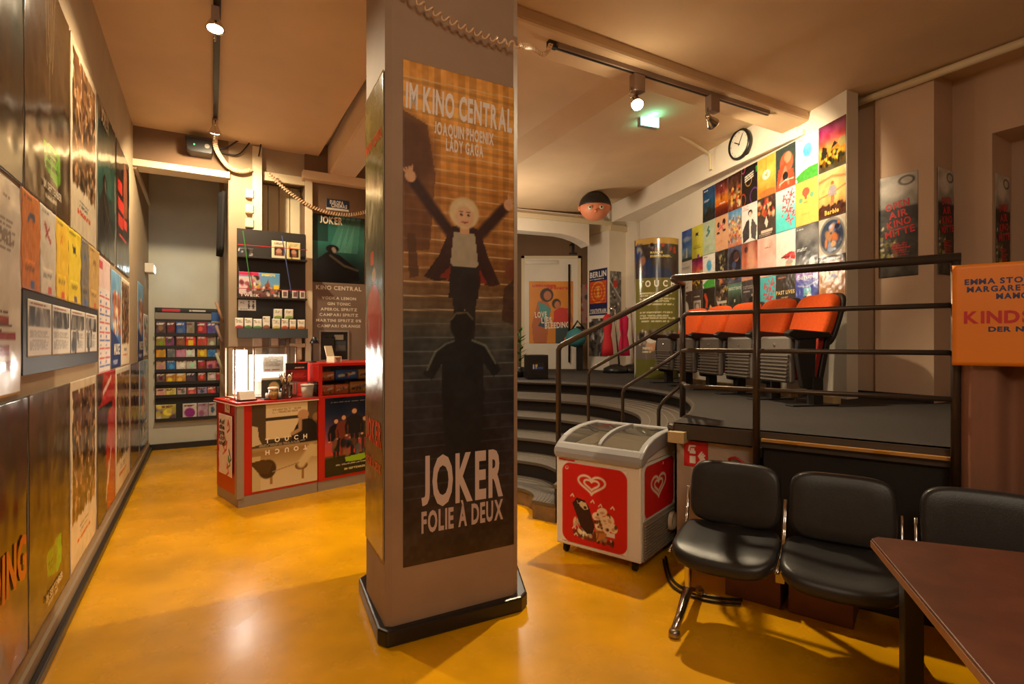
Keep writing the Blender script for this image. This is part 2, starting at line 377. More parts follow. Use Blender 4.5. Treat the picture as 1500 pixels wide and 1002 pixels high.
# raised landing and its curved flight of steps
P0 = [(-.42, 7.92), (.098, 7.68), (.75, 7.34), (1.30, 6.88), (1.64, 6.24), (1.76, 5.58), (1.66, 4.9), (1.47, 4.34), (1.26, 3.92), (1.077, 3.61)]
def smooth(pts, k=8):
    out = []; n = len(pts)
    for i in range(n-1):
        p0, p1, p2, p3 = [np.array(pts[j]) for j in (max(i-1, 0), i, i+1, min(i+2, n-1))]
        for q in range(k):
            t = q/k; out.append(tuple(.5*((2*p1)+(-p0+p2)*t+(2*p0-5*p1+4*p2-p3)*t*t+(-p0+3*p1-3*p2+p3)*t**3)))
    return out+[tuple(pts[-1])]
EDGE = Wall(1.077, 3.61, -36.4); CUR = smooth(P0)
e = EDGE.p(3.6); poly = CUR+[(e.x, e.y), nb(-.6, 6.9), nb(9.8, 7.1), (-2.4, 11.1)]
S('floor_landing', MB().prism(poly, .905, PZ), 'carpet')
def inset(pts, k, c=(-.1, 4.5)): return [(c[0]+(x-c[0])*k, c[1]+(y-c[1])*k) for x, y in pts]
ein = EDGE.p(3.6, 0, -.15); eo = EDGE.p(.5, 0, -.22)
e2 = EDGE.p(.02, 0, -.30); body = inset(CUR, 1.035)[:-9]+[(e2.x, e2.y), (eo.x, eo.y), (ein.x, ein.y), nb(-.4, 6.9), nb(9.8, 7.1), (-2.4, 11.1)]
S('wall_landing_base', MB().prism(body, 0, .905), 'stage_black')
mb = MB().tube([(x, y, .925) for x, y in CUR]+[tuple(EDGE.p(.02, .925))], .028, 8); S('trim_7', mb, mat('nosing', (74, 66, 60), .4))
mb = MB().extrude_y([(-.02, .855), (1.5, .855), (1.5, .95), (-.02, .95)], -.005, .06, EDGE.M()); S('trim_8', mb, 'nosing')
ratios = [.715, .56, .405, .285, .155]
flight = struct(thing('curved_staircase', None, None))
def clip(pts): return [p for p in pts if .6*(p[0]-1.25)+(p[1]-3.88) > 0]
for k, r in enumerate(ratios):
    zt = PZ*(5-k)/6; nose = clip(inset(CUR, r)); outer = clip(inset(CUR, (ratios[k-1] if k else 1.)*1.06))
    MB().prism(nose+outer[::-1], zt-.035, zt).build('tread', 'rubber_tread', flight, bevel=.006)
    MB().prism(inset(nose, 1.03)+outer[::-1], max(0, zt-.158 if k < 4 else 0), zt-.035).build('riser', 'stage_black' if k < 4 else 'plinth_wood', flight)
    rib = MB()
    for j in range(1, 6):
        rr = r*(1+.012*j)+((ratios[k-1] if k else 1.)-r)*.17*j*.8; rp = clip(inset(CUR, rr))
        if len(rp) > 2: rib.tube([(x, y, zt+.001) for x, y in rp], .0045, 5)
    rib.build('anti_slip_rib', mat('rib_grey', (120, 112, 102), .45), flight)
# landing walls
S('wall_door', MB().box(-2.4, 3.2, 10.9, 11.05, PZ, 4.1), 'wall_brown')
mb = MB().prism([(1.508, 10.69), (1.838, 10.12), (2.236, 10.35), (1.9, 10.95)], PZ, 4.1); S('pillar_landing', mb, 'wall_white', bevel=.01)
mb = MB().prism([(1.838+.03, 10.12-.05), (2.25, 10.29), (1.9, 10.95), (1.46, 10.7)], 3.62, 3.72); S('trim_9', mb, 'trim_cream')
S('wall_far', MB().prism([(2.2, 10.33), (2.32, 10.0), (3.2, 10.0), (3.2, 11.0), (2.0, 11.0)], PZ, 4.1), 'wall_white')
# arched beam over the cinema door
prof = [(-2.6, 3.48), (-.62, 3.48), (-.42, 3.455), (-.24, 3.41), (-.1, 3.35), (-.02, 3.30), (-.02, 3.86), (-2.6, 3.86)]
mb = MB().extrude_y(prof, 0, .3, Matrix.Translation((1.46, 9.98, 0)) @ Matrix.Rotation(R(22), 4, 'Z')); S('ceiling_beam_arch', mb, 'wall_white')
mb = MB().extrude_y([(-2.6, 3.70), (.3, 3.70), (.3, 3.78), (-2.6, 3.78)], -.05, 0, Matrix.Translation((1.60, 10.02, 0)) @ Matrix.Rotation(R(22), 4, 'Z')); S('trim_10', mb, 'trim_cream')
# poster wall, clock beam
S('wall_poster', MB().prism([(3.21, 5.12), (3.37, 5.2), (3.3, 9.9), (2.38, 9.95)], PZ, 4.25), 'wall_white')
mb = MB().prism([(1.85, 9.9), (3.08, 5.79), (3.3, 5.79), (2.6, 9.9)], 3.74, 4.25); S('ceiling_beam_clock', mb, 'wall_white')
mb = MB().extrude_y([(0, 3.70), (4.3, 3.70), (4.3, 3.76), (0, 3.76)], -.02, .02, CLK.M()); S('trim_11', mb, 'wall_white')
# right-hand wall
t0 = RW.t(1282)
mb = MB().box(t0, 0.645, 0, .6, PZ, 4.0, RW.M()).box(-.1, t0, .1, .6, PZ, 4.0, RW.M()); S('wall_right', mb, mat('wall_rose', (206, 176, 150), .8, noise=.03, scale=2, bump=.05))
mb = nbox(nbox(nbox(MB(), 1.96, 2.27, 6.02, 6.6, PZ, 4.0), -3, 1.96, 6.02, 6.6, 3.34, 4.0), -3, 1.96, 6.45, 6.6, PZ, 3.34); S('wall_right_recess', mb, 'wall_rose')
mb = MB().box(-.1, .645, -.015, 0, PZ, PZ+.07, RW.M()); nbox(mb, 1.96, 2.25, 6.0, 6.02, PZ, PZ+.07); S('baseboard_right', mb, 'skirting_black')
pt = RW.M()
mb = MB().tube([pt @ Vector((x, -.05, 3.87)) for x in (-.05, 1.2, 3.4)], .035, 14); tag(mb.build('ceiling_pipe', 'trim_cream', smooth=True), 'cream pipe running under the ceiling along the right wall', 'pipe')
# hall walls behind the viewer, so that the lobby is a closed room
S('wall_hall', nbox(nbox(MB(), -3.1, -3, -.9, 7.2, 0, 4.0), -3, -.6, 7.0, 7.2, 0, 4.0), 'wall_taupe')
# central pillar
PIL = [(-.845, 3.12), (-.829, 3.04), (-.632, 2.655), (-.596, 2.652), (.008, 2.989), (.03, 3.03), (-.05, 3.62), (-.72, 3.6)]
S('pillar', MB().prism(PIL, 0, 3.98), 'pillar_paint')
mb = MB().prism([(-.92, 3.2), (-.665, 2.64), (-.61, 2.605), (.055, 2.965), (.085, 3.03), (.0, 3.68), (-.74, 3.66)], 0, .085); S('baseboard_pillar', mb, 'skirting_black', bevel=.012)
mb = MB().prism([(-.66, 2.7), (-.62, 2.6), (-.596, 2.652), (.008, 2.989), (.03, 3.03), (.0, 3.2), (-.6, 3.2)], .085, .1)
# ---------------- posters on the central pillar ----------------
W_ = (236, 226, 214)
def stairs_art(a):
    a.grad([(0, (58, 40, 30)), (.12, (44, 32, 34)), (.3, (34, 34, 46)), (.45, (62, 66, 66)), (.6, (150, 100, 50)), (.8, (222, 148, 58)), (.92, (248, 178, 80)), (1, (226, 156, 68))])
    a.noise(5, 14, seed=2); a.noise(30, 8, seed=4)
    for k in range(9): a.rect(.05+.105*k, .55, .11+.105*k, 1, (92, 56, 28), .10+.07*(k % 3))
    for i in range(31):
        v = .13+.84*(i/30.)**1.05; c = (226, 196, 150) if v > .5 else (110, 116, 112) if v > .36 else (62, 66, 76)
        a.line([(.0, v+.006*(.5-i/30.)), (1, v-.006*(.5-i/30.)+.004)], .006, c, .75); a.rect(0, v-.012, 1, v-.004, (40, 28, 20), .14)
    a.ell(.0, .82, .26, .075, (96, 56, 28), .85, .4); a.poly([(0, .9), (.2, .88), (.27, .78), (.22, .63), (.0, .62)], (92, 54, 30), .7); a.poly([(.03, .66), (.1, .66), (.13, .575), (.05, .57)], (84, 52, 32), .8)
    a.ell(1.0, .60, .09, .025, (120, 66, 40)); a.poly([(1, .58), (.9, .56), (.88, .49), (1, .48)], (70, 46, 34), .9)
    K = (58, 28, 20); SK = (214, 164, 124)
    for pts, h in ((((.40, .668), (.24, .715), (.10, .758)), (.06, .772)), (((.66, .668), (.80, .705), (.90, .732)), (.945, .742))):
        a.line(pts, .062, K); a.ell(h[0], h[1], .045, .012, SK)
        for k in range(4): a.line([h, (h[0]+(-.06+.025*k if h[0] < .5 else .06-.02*k), h[1]+.012+.003*k)], .011, SK)
    a.poly([(.40, .68), (.30, .62), (.17, .575), (.28, .566), (.38, .572), (.42, .54), (.64, .54), (.68, .568), (.78, .562), (.86, .568), (.74, .63), (.67, .68), (.53, .69)], K)
    a.poly([(.30, .575), (.40, .60), (.40, .572)], (130, 44, 26)); a.poly([(.74, .568), (.66, .60), (.68, .566)], (130, 44, 26))
    a.poly([(.43, .672), (.40, .605), (.45, .596), (.62, .596), (.655, .605), (.62, .672)], (170, 160, 138)); a.poly([(.385, .535), (.40, .600), (.645, .600), (.66, .535)], (36, 28, 28))
    a.poly([(.42, .536), (.44, .45), (.52, .45), (.525, .53), (.54, .45), (.62, .45), (.635, .536)], (34, 28, 28)); a.rect(.49, .668, .57, .69, SK)
    a.ell(.525, .712, .135, .033, (222, 196, 150)); a.ell(.53, .705, .082, .021, (222, 178, 140))
    for q in (-1, 1): a.ell(.53+q*.032, .708, .014, .0028, (70, 46, 40)); a.line([(.53+q*.045, .714), (.53+q*.018, .714)], .006, (110, 80, 60))
    a.line([(.505, .694), (.53, .692), (.555, .694)], .008, (160, 70, 60)); a.line([(.45, .725), (.52, .735), (.6, .722)], .022, (226, 204, 160))
    D = (20, 24, 32)
    a.poly([(.44, .452), (.30, .436), (.22, .40), (.16, .38), (.24, .366), (.33, .40), (.33, .325), (.36, .2), (.66, .2), (.71, .325), (.70, .40), (.80, .368), (.87, .384), (.80, .41), (.71, .438), (.58, .452)], D)
    a.line([(.2, .388), (.27, .424), (.36, .44), (.43, .446)], .012, (150, 158, 134), .55); a.line([(.6, .447), (.72, .436), (.82, .398)], .012, (150, 158, 134), .65)
    a.ell(.505, .478, .105, .031, (22, 19, 20)); a.line([(.41, .49), (.45, .503), (.55, .505), (.6, .492)], .01, (180, 170, 120), .45); a.poly([(.36, .2), (.66, .2), (.64, .13), (.4, .13)], (24, 24, 32), .6)
    a.text('IM KINO CENTRAL', .5, .905, .20, (240, 228, 220), .96, rot=-.02); a.text('JOAQUIN PHOENIX', .53, .866, .10, (240, 226, 214), .54); a.text('LADY GAGA', .53, .836, .10, (240, 226, 214), .34)
    a.text('JOKER', .52, .115, .40, (206, 184, 178), .74); a.text('FOLIE À DEUX', .52, .062, .17, (196, 172, 166), .74)
hang(PILF, PILF.t(590), PILF.t(752), PILF.z(590, 831), PILF.z(590, 87), 'tall_poster', 'tall brown film poster with a figure on a staircase, front of the pillar', 'poster', stairs_art, 'posters on the pillar', 'print_satin', .006, off=.004)
def side_art(a):
    a.grad([(0, (116, 78, 34)), (.2, (104, 76, 34)), (.33, (86, 84, 66)), (.46, (172, 174, 160)), (.6, (66, 72, 62)), (.8, (112, 108, 62)), (.93, (140, 128, 60)), (1, (130, 116, 54))]); a.noise(4, 16, seed=8)
    a.person(.5, .3, .32, (196, 62, 44), (196, 160, 120), (30, 26, 24), (60, 56, 54))
    a.text('IM KINO CENTRAL', .5, .87, .13, (216, 70, 34), .92); a.rect(.3, .615, .48, .645, (210, 66, 36)); a.text('JOKER', .5, .23, .3, (226, 64, 34), .84); a.text('FOLIE À DEUX', .5, .175, .11, (226, 64, 34), .8)
hang(PILL, .01, .425, PILL.z(566, 828), PILL.z(566, 97), 'tall_poster', 'tall olive poster with red lettering on the left side of the pillar', 'poster', side_art, 'posters on the pillar', 'print_gloss', .012, off=.004, curl=.002)
# ---------------- posters pasted along the left wall ----------------
CROWD = [(84, 50, 30), (150, 104, 66), (196, 156, 112), (60, 40, 30), (112, 70, 40), (176, 130, 84), (36, 28, 24)]
def dark_teal(a): a.grad([(0, (26, 26, 26)), (.4, (34, 44, 42)), (.75, (74, 116, 108)), (1, (96, 134, 122))]).noise(4, 14, seed=3); a.line([(.3, .2), (.55, .32), (.5, .5)], .05, (22, 26, 26)); a.ell(.5, .5, .16, .09, (24, 28, 28))
def dark_brown(a):
    a.grad([(0, (88, 60, 28)), (.35, (52, 38, 24)), (.7, (66, 50, 32)), (1, (96, 74, 46))]).noise(4, 12, seed=6)
    for k in range(5): a.line([(.38+.06*k, .98), (.44+.03*k, .62+.04*(k%2))], .012, (170, 140, 92), .55)
    a.line([(.5, .7), (.49, .42)], .02, (140, 116, 78), .6); a.poly([(.36, .28), (.74, .3), (.76, .16), (.66, .13), (.4, .17)], (104, 176, 36)); a.lines(.42, .18, .7, .27, 3, (60, 110, 24))
    a.text('IM SEPTEMBER', .55, .075, .045, (232, 222, 200), .42); a.lines(.4, .04, .7, .06, 1, (200, 190, 170))
def crowd_cream(a):
    a.px[:] = (232, 214, 182); a.crowd(.07, .27, .93, .95, 900, CROWD, .034, 5); a.rect(0, .95, 1, 1, (232, 214, 182)); a.rect(0, 0, .05, 1, (232, 214, 182)); a.rect(.95, 0, 1, 1, (232, 214, 182))
    a.lines(.3, .155, .7, .2, 2, (120, 120, 130)); a.lines(.22, .10, .8, .145, 1, (214, 70, 40))
def teal_beam(a):
    a.grad([(0, (20, 24, 24)), (.3, (30, 56, 54)), (.6, (50, 116, 104)), (.8, (50, 110, 100)), (1, (30, 50, 48))]).noise(3, 10, seed=3)
    for k in range(4): a.poly([(.55+.1*k, 1), (.62+.1*k, 1), (.5+.12*k, .45), (.3+.1*k, .45)], (150, 216, 190), .2)
    a.ell(.38, .5, .12, .06, (24, 22, 22)); a.poly([(.05, .0), (.1, .34), (.3, .46), (.5, .42), (.86, .22), (.9, .05), (.6, .0)], (18, 18, 20)); a.line([(.34, .4), (.6, .26), (.86, .2)], .03, (96, 82, 66), .7)
    a.text('JOKER', .36, .87, .14, (222, 206, 178), .42); a.rect(0, .6, .3, 1, (20, 24, 24), .5); a.line([(.4, .5), (.42, .47)], .05, (190, 170, 150), .7); a.lines(.2, .94, .56, .96, 1, (200, 190, 170))
def black_red(a):
    a.px[:] = (30, 24, 22); a.noise(4, 10); a.poly([(.55, .95), (.8, .9), (.82, .5), (.5, .45)], (150, 78, 52), .8)
    for i, w in enumerate((.3, .42, .36)): a.rect(.12, .62-.14*i, .12+w, .72-.14*i, (216, 54, 42)); a.rect(.5, .38, .8, .46, (210, 60, 46))
    a.rect(.2, .27, .75, .29, (214, 60, 44))
def ember(a):
    a.grad([(0, (110, 50, 24)), (.4, (60, 26, 18)), (.8, (30, 24, 24)), (1, (52, 54, 52))]).noise(4, 16, seed=9); a.line([(.1, .75), (.45, .6), (.55, .35), (.8, .1)], .12, (170, 78, 34), .8); a.line([(.2, .2), (.4, .4)], .1, (190, 90, 40), .6)
    a.text('BLEEDING', .47, .32, .2, (214, 56, 34), .98)
def red_split(a):
    a.px[:] = (190, 38, 34); a.poly([(0, 0), (.52, 0), (.44, .5), (.6, .76), (.0, .78)], (44, 26, 24)); a.poly([(0, .78), (.0, 1), (.3, 1), (.2, .8)], (60, 40, 36)); a.line([(.3, .86), (.7, .95)], .03, (230, 200, 180)); a.line([(.45, .1), (.6, .34)], .025, (232, 220, 190)); a.line([(.56, .2), (.72, .42)], .025, (232, 220, 190)); a.rect(.1, .72, .8, .77, (30, 24, 24))
def dusk(a): a.grad([(0, (52, 26, 20)), (.5, (110, 34, 26)), (1, (40, 34, 30))]).noise(4, 20, seed=12); a.poly([(.3, .3), (.7, .3), (.6, .8), (.4, .8)], (36, 26, 24))
def sea(a, n=1):
    a.grad([(0, (42, 84, 140)), (.25, (50, 104, 176)), (.45, (110, 150, 190)), (1, (120, 176, 214))]).noise(4, 18, seed=14); a.crowd(.2, .35, .95, .75, 90, [(220, 130, 84), (236, 180, 140), (190, 84, 60), (250, 220, 190)], .07, 4); a.poly([(0, 0), (1, 0), (1, .22), (.4, .35), (0, .4)], (30, 58, 112)); a.text('MUSE', .55, .14, .16, (236, 230, 214), .6); a.lines(.2, .04, .8, .08, 2, (180, 190, 210))
t = LEFT.t; G1 = 'film posters along the left wall'
ZT, ZB = 3.27, 2.15
tops = [(1.62, t(30.5), dark_teal, 'large dark teal poster, nearest of the top row on the left wall', 0), (t(32.5), t(99), dark_brown, 'dark brown poster with a green blotch in the top row of the left wall', 1), (t(101.5), t(139.5), crowd_cream, 'cream poster filled with a packed crowd, in the top row of the left wall', 2), (t(141.5), t(167), teal_beam, 'dark teal poster with light beams, top row of the left wall', 3), (t(169), t(188), black_red, 'black poster with red blocks, last in the top row of the left wall', 4)]
for a0, a1, fn, lb, sd in tops: hang(LEFT, a0, a1, ZB, ZT, 'film_poster', lb, 'poster', fn, G1, 'print_gloss', .01, curl=.006, seed=sd)
bots = [(1.75, t(37.5), ember, 'dark ember red poster, nearest of the bottom row on the left wall'), (t(39.5), t(99.5), dark_brown, 'dark brown poster with a green blotch in the bottom row of the left wall'), (t(101.5), t(139), crowd_cream, 'cream crowd poster standing left of the red one, bottom row of the left wall'), (t(141), t(167.5), red_split, 'red and dark poster in the bottom row of the left wall'), (t(168.5), t(189), crowd_cream, 'cream crowd poster standing right of the red one, bottom row of the left wall'), (t(190.5), t(202.5), dusk, 'dark red poster in the bottom row, second from the far corner of the left wall'), (t(203.5), t(216), sea, 'blue poster with orange figures in the bottom row at the far corner')]
for i, (a0, a1, fn, lb) in enumerate(bots): hang(LEFT, a0, a1, .17, 1.27, 'film_poster', lb, 'poster', fn, G1, 'print_gloss', .01 if i < 3 else .014, curl=.006, seed=20+i)
def programme(a):
    a.px[:] = (226, 220, 214); a.lines(.1, .9, .95, .93, 1, (120, 100, 100)); a.lines(.6, .66, .92, .82, 7, (150, 140, 140)); a.ell(.55, .63, .12, .05, (40, 50, 90)); a.ell(.6, .6, .05, .03, (230, 150, 40)); a.lines(.2, .28, .9, .4, 4, (90, 80, 80))
    for i in range(4): a.rect(.3, .12+.07*i, .92-.1*(i%2), .16+.07*i, (160, 46, 50))
hang(LEFT, 1.7, t(27.0), 1.29, 2.13, 'programme_poster', 'white printed programme sheet, nearest in the middle row of the left wall', 'poster', programme, None, 'print_gloss', .01, curl=.006)
def sml(bg, mk, mark, foot, wood=False):
    def f(a):
        a.px[:] = bg; a.noise(14 if wood else 4, 9, seed=int(sum(bg)))
        if wood:
            for k in range(14): a.line([(.04+.07*k, 0), (.06+.07*k, .5), (.03+.07*k, 1)], .012, [v*.86 for v in bg], .6)
        a.lines(.1, .93, .6, .96, 1, [v*.6 for v in bg]); mk(a, mark); a.lines(.15, .27, .85, .33, 1, [min(255, v*1.15) for v in bg], 1.); a.lines(.2, .18, .8, .25, 2, [v*.7 for v in bg]); a.rect(.45, .02, .68, .11, foot)
    return f
def mk_x(a, c): a.line([(.3, .8), (.62, .62)], .05, c); a.line([(.34, .66), (.56, .78)], .03, c)
def mk_cat(a, c): a.rect(.36, .7, .6, .78, c); a.poly([(.34, .82), (.42, .76), (.36, .74)], c); a.poly([(.62, .82), (.54, .76), (.6, .74)], c); a.poly([(.36, .7), (.32, .66), (.44, .7)], c); a.poly([(.6, .7), (.64, .66), (.52, .7)], c)
def mk_bird(a, c): a.line([(.36, .72), (.5, .78), (.64, .75)], .05, c); a.ell(.6, .78, .06, .03, c)
def mk_a(a, c): a.line([(.38, .7), (.48, .8), (.56, .7)], .03, c); a.line([(.42, .74), (.54, .74)], .02, c)
sm = [(28, 55, sml((214, 122, 34), mk_bird, (60, 70, 110), (70, 100, 150), True), 'orange wood-grain programme bill in the row above the black notice board'), (55.5, 79, sml((222, 214, 200), mk_x, (176, 40, 50), (220, 90, 80)), 'white bill with a red cross in the row above the black notice board'), (79.5, 97, sml((232, 190, 34), mk_a, (220, 120, 30), (220, 90, 50)), 'yellow bill with an orange letter in the row above the notice board'), (97.5, 116, sml((236, 208, 40), mk_cat, (50, 44, 30), (110, 70, 110)), 'yellow bill with a black mark in the row above the notice board'), (117, 128, sml((124, 116, 106), mk_a, (70, 110, 160), (60, 110, 190)), 'grey bill in the row above the black notice board'), (128.5, 143, sml((206, 168, 96), mk_bird, (150, 110, 60), (214, 90, 60), True), 'tan bill at the far end of the row above the notice board')]
for i, (p0, p1, fn, lb) in enumerate(sm): hang(LEFT, t(p0), t(p1), 1.725, 2.145, 'programme_bill', lb, 'poster', fn, 'bills above the notice board', 'print_satin', .012, curl=.008, seed=40+i)
nbz = thing('notice_board', 'black notice board with four white sheets of film stills on the left wall', 'notice board', LEFT.p((t(28)+t(140))/2, 1.36), LEFT.a)
w = t(140)-t(28); MB().box(-w/2, w/2, -.012, 0, 0, .36).build('panel', mat('board_black', (34, 28, 26), .5), nbz)
def stills(k):
    def f(a):
        a.px[:] = (224, 218, 208); g = np.random.default_rng(k)
        a.rect(.06, .55, .48, .9, (90, 86, 84)); a.rect(.54, .55, .94, .9, (70, 66, 66)); a.crowd(.1, .56, .9, .88, 16, [(40, 38, 38), (180, 176, 170), (120, 116, 112)], .1, k); a.rect(0, .9, 1, 1, (224, 218, 208)); a.rect(0, 0, 1, .54, (224, 218, 208))
        a.lines(.06, .92, .9, .96, 1, (140, 50, 50)); a.lines(.08, .1, .92, .46, 8, (150, 146, 142), .6)
        if k > 1: a.rect(.1, .12, .5, .5, (80, 78, 76)); a.crowd(.14, .14, .46, .48, 8, [(30, 30, 30), (200, 196, 190)], .09, k+9)
    return f
for k in range(4): a = Art(w*.225, .25, res=.008); stills(k)(a); sheet('stills_sheet', a, 'print_satin', parent=nbz, loc=(-w*.355+k*w*.237, -.013, .075))
def calendar(a):
    a.px[:] = (228, 216, 210); a.rect(0, .74, 1, 1, (226, 198, 192)); a.rect(.02, .9, .3, .97, (200, 70, 80))
    for i in range(9):
        for j in range(2): a.rect(.06+.48*j, .05+.075*i, .48+.48*j, .065+.075*i, (200, 40, 60) if i % 3 else (40, 90, 170)); a.rect(.1+.48*j, .08+.075*i, .2+.48*j, .1+.075*i, (60, 90, 170), .8)
hang(LEFT, t(143.5), t(160), 1.27, 2.13, 'week_planner', 'white week planner sheet with red and blue rows on the left wall', 'planner', calendar, None, 'print_matt', .012, curl=.004)
hang(LEFT, t(161.5), t(175.5), 1.28, 2.1, 'film_poster', 'blue poster with orange figures in the middle row, beside the week planner', 'poster', sea, G1, 'print_satin', .012, curl=.004)
hang(LEFT, t(176.5), t(188.5), 1.28, 2.1, 'film_poster', 'cream crowd poster in the middle row beside the blue poster with orange figures', 'poster', crowd_cream, G1, 'print_satin', .014, curl=.004)
hang(LEFT, t(201), t(209), 1.28, 2.2, 'film_poster', 'blue poster with orange figures in the middle row near the far corner', 'poster', sea, G1, 'print_satin', .014, curl=.004)
hang(LEFT, t(210), t(216), 1.32, 1.86, 'programme_bill', 'white bill with green print in the far corner of the left wall', 'poster', lambda a: a.crowd(.1, .1, .9, .9, 60, [(60, 130, 90), (240, 236, 226), (200, 90, 80)], .06, 3), None, 'print_satin', .014)
# ---------------- the wall of film posters behind the seats ----------------
COLS = [PW.t(x) for x in (999.5, 1014, 1030, 1048, 1067, 1087, 1110, 1137, 1166, 1200, 1240)]
ROWS = [3.69, 3.215, 2.74, 2.265, 1.79]
def night(a): a.grad([(0, (20, 26, 34)), (.4, (34, 66, 84)), (.6, (28, 84, 130)), (1, (36, 74, 130))]).noise(4, 14); a.crowd(.2, .05, .9, .3, 10, [(30, 30, 30), (60, 60, 60)], .12, 2); a.lines(.1, .58, .6, .66, 2, (210, 220, 230)); a.lines(.1, .9, .5, .94, 1, (200, 210, 220))
def fire(a): a.grad([(0, (60, 24, 30)), (.3, (236, 120, 40)), (.5, (240, 150, 60)), (.7, (150, 60, 50)), (1, (80, 40, 44))]).noise(5, 30, seed=3); a.rect(.0, .0, 1, .3, (96, 26, 24), .6); a.person(.5, .45, .45, (130, 40, 40), (220, 170, 140), (90, 40, 40)); a.lines(.35, .32, .85, .38, 1, (240, 226, 210))
def hearth(a): a.grad([(0, (120, 50, 30)), (.4, (176, 104, 44)), (.7, (90, 52, 36)), (1, (64, 38, 32))]).noise(6, 34, seed=5); a.crowd(.2, .1, .9, .6, 30, [(240, 170, 70), (90, 40, 30), (200, 70, 40), (230, 200, 150)], .09, 6)
def neon(a):
    a.px[:] = (34, 26, 26); a.ring(.45, .62, .2, .14, .16, (236, 170, 70))
    for i in range(3): a.line([(.22, .62+.06*i), (.75, .68+.06*i)], .035, (240, 236, 226))
    a.ring(.1, .15, .16, .16, .2, (220, 70, 50)); a.ring(.82, .16, .26, .2, .14, (130, 70, 170)); a.ring(.1, .95, .12, .08, .3, (214, 80, 130)); a.rect(.9, .75, 1, .9, (60, 150, 60))
def amber(a): a.grad([(0, (226, 150, 60)), (.25, (232, 166, 70)), (.6, (250, 206, 96)), (1, (240, 184, 80))]).noise(4, 12); a.ell(.5, .55, .22, .12, (252, 244, 226)); a.line([(.48, .66), (.5, 1)], .012, (190, 130, 60)); a.line([(.44, .56), (.52, .52), (.56, .6)], .03, (236, 180, 60)); a.ell(.6, .08, .5, .1, (196, 116, 60), .8)
def ember2(a): a.px[:] = (60, 74, 70); a.ell(.55, .6, .34, .26, (206, 100, 70)); a.ell(.62, .72, .18, .13, (226, 150, 116)); a.poly([(.0, 0), (.15, .5), (.5, .66), (.6, .4), (.9, .4), (1, 0)], (196, 84, 54)); a.line([(.2, .1), (.5, .5), (.66, .1)], .07, (232, 160, 130), .7); a.ell(.5, .3, .14, .1, (40, 40, 44)); a.line([(.2, .14), (.5, .2), (.9, .18)], .025, (240, 226, 214), .9)
def blue_blob(a): a.px[:] = (244, 242, 236); a.ell(.52, .66, .2, .16, (80, 170, 222), .95, .4, .3); a.ell(.56, .74, .14, .07, (110, 190, 230)); a.poly([(.1, .02), (.0, .12), (.3, .22), (.6, .27), (1, .26), (1, .0), (0, 0)], (78, 170, 66)); a.noise(12, 8, seed=4); a.lines(.05, .93, .4, .95, 1, (160, 150, 150)); a.lines(.35, .4, .65, .48, 3, (180, 190, 190), .7)
def sunset(a): a.grad([(0, (60, 60, 44)), (.15, (96, 70, 30)), (.3, (226, 150, 44)), (.5, (234, 140, 64)), (.65, (200, 76, 76)), (.85, (150, 40, 96)), (1, (96, 30, 62))]).noise(5, 22, seed=9); a.crowd(.05, .12, .95, .36, 50, [(52, 36, 24), (226, 190, 60), (110, 60, 20), (40, 60, 44)], .06, 8); a.poly([(.1, .36), (.14, .55), (.3, .5), (.34, .36)], (42, 40, 30)); a.poly([(.45, .42), (.6, .58), (.72, .5)], (44, 40, 34)); a.ell(.88, .5, .16, .1, (170, 180, 120), .7)
def sky(a): a.grad([(0, (120, 140, 150)), (.25, (130, 160, 190)), (.5, (60, 112, 196)), (1, (40, 84, 180))]).noise(5, 26, seed=4); a.ell(.5, .7, .4, .08, (220, 230, 240), .6, .8); a.rect(.42, .08, .55, .4, (236, 240, 244), .8); a.rect(0, 0, 1, .1, (60, 80, 80))
def lime(a): a.px[:] = (212, 208, 74); mk_cat(a, (44, 36, 50)); a.lines(.15, .28, .85, .4, 3, (150, 146, 60)); a.rect(.5, .0, .7, .1, (150, 70, 150))
def sage(a): a.px[:] = (190, 208, 180); a.noise(4, 8); a.line([(.5, .82), (.4, .74), (.56, .68), (.42, .6)], .07, (74, 130, 128)); a.ell(.36, .58, .1, .04, (90, 140, 130)); a.lines(.2, .2, .8, .3, 2, (150, 180, 150))
def peach(a): a.px[:] = (234, 178, 138); a.ell(.28, .76, .1, .08, (60, 40, 44)); a.ell(.7, .8, .12, .09, (60, 40, 44)); a.line([(.3, .62), (.66, .74)], .06, (226, 116, 110)); a.line([(.36, .76), (.62, .6)], .06, (226, 116, 110)); a.ell(.25, .52, .12, .035, (70, 44, 48)); a.ell(.72, .56, .12, .035, (70, 44, 48)); a.lines(.3, .2, .7, .3, 2, (220, 140, 110))
def fair(a): a.grad([(0, (214, 130, 110)), (.5, (230, 180, 130)), (.8, (130, 176, 214)), (1, (90, 150, 210))]).noise(5, 16); a.crowd(.05, .1, .95, .85, 130, [(226, 120, 80), (120, 160, 200), (240, 210, 170), (170, 90, 110), (240, 190, 90)], .055, 12)
def suit(a): a.px[:] = (248, 240, 238); a.ell(.56, .76, .14, .08, (40, 36, 38)); a.ell(.56, .72, .1, .07, (240, 214, 200)); a.poly([(.1, 0), (.05, .3), (.3, .56), (.5, .6), (.5, .1)], (62, 58, 62)); a.poly([(.9, 0), (.98, .36), (.72, .58), (.6, .56), (.62, .1)], (84, 80, 84)); a.poly([(.48, .6), (.56, .2), (.66, .58)], (250, 246, 244)); a.lines(.1, .85, .5, .97, 3, (232, 140, 160), .7)
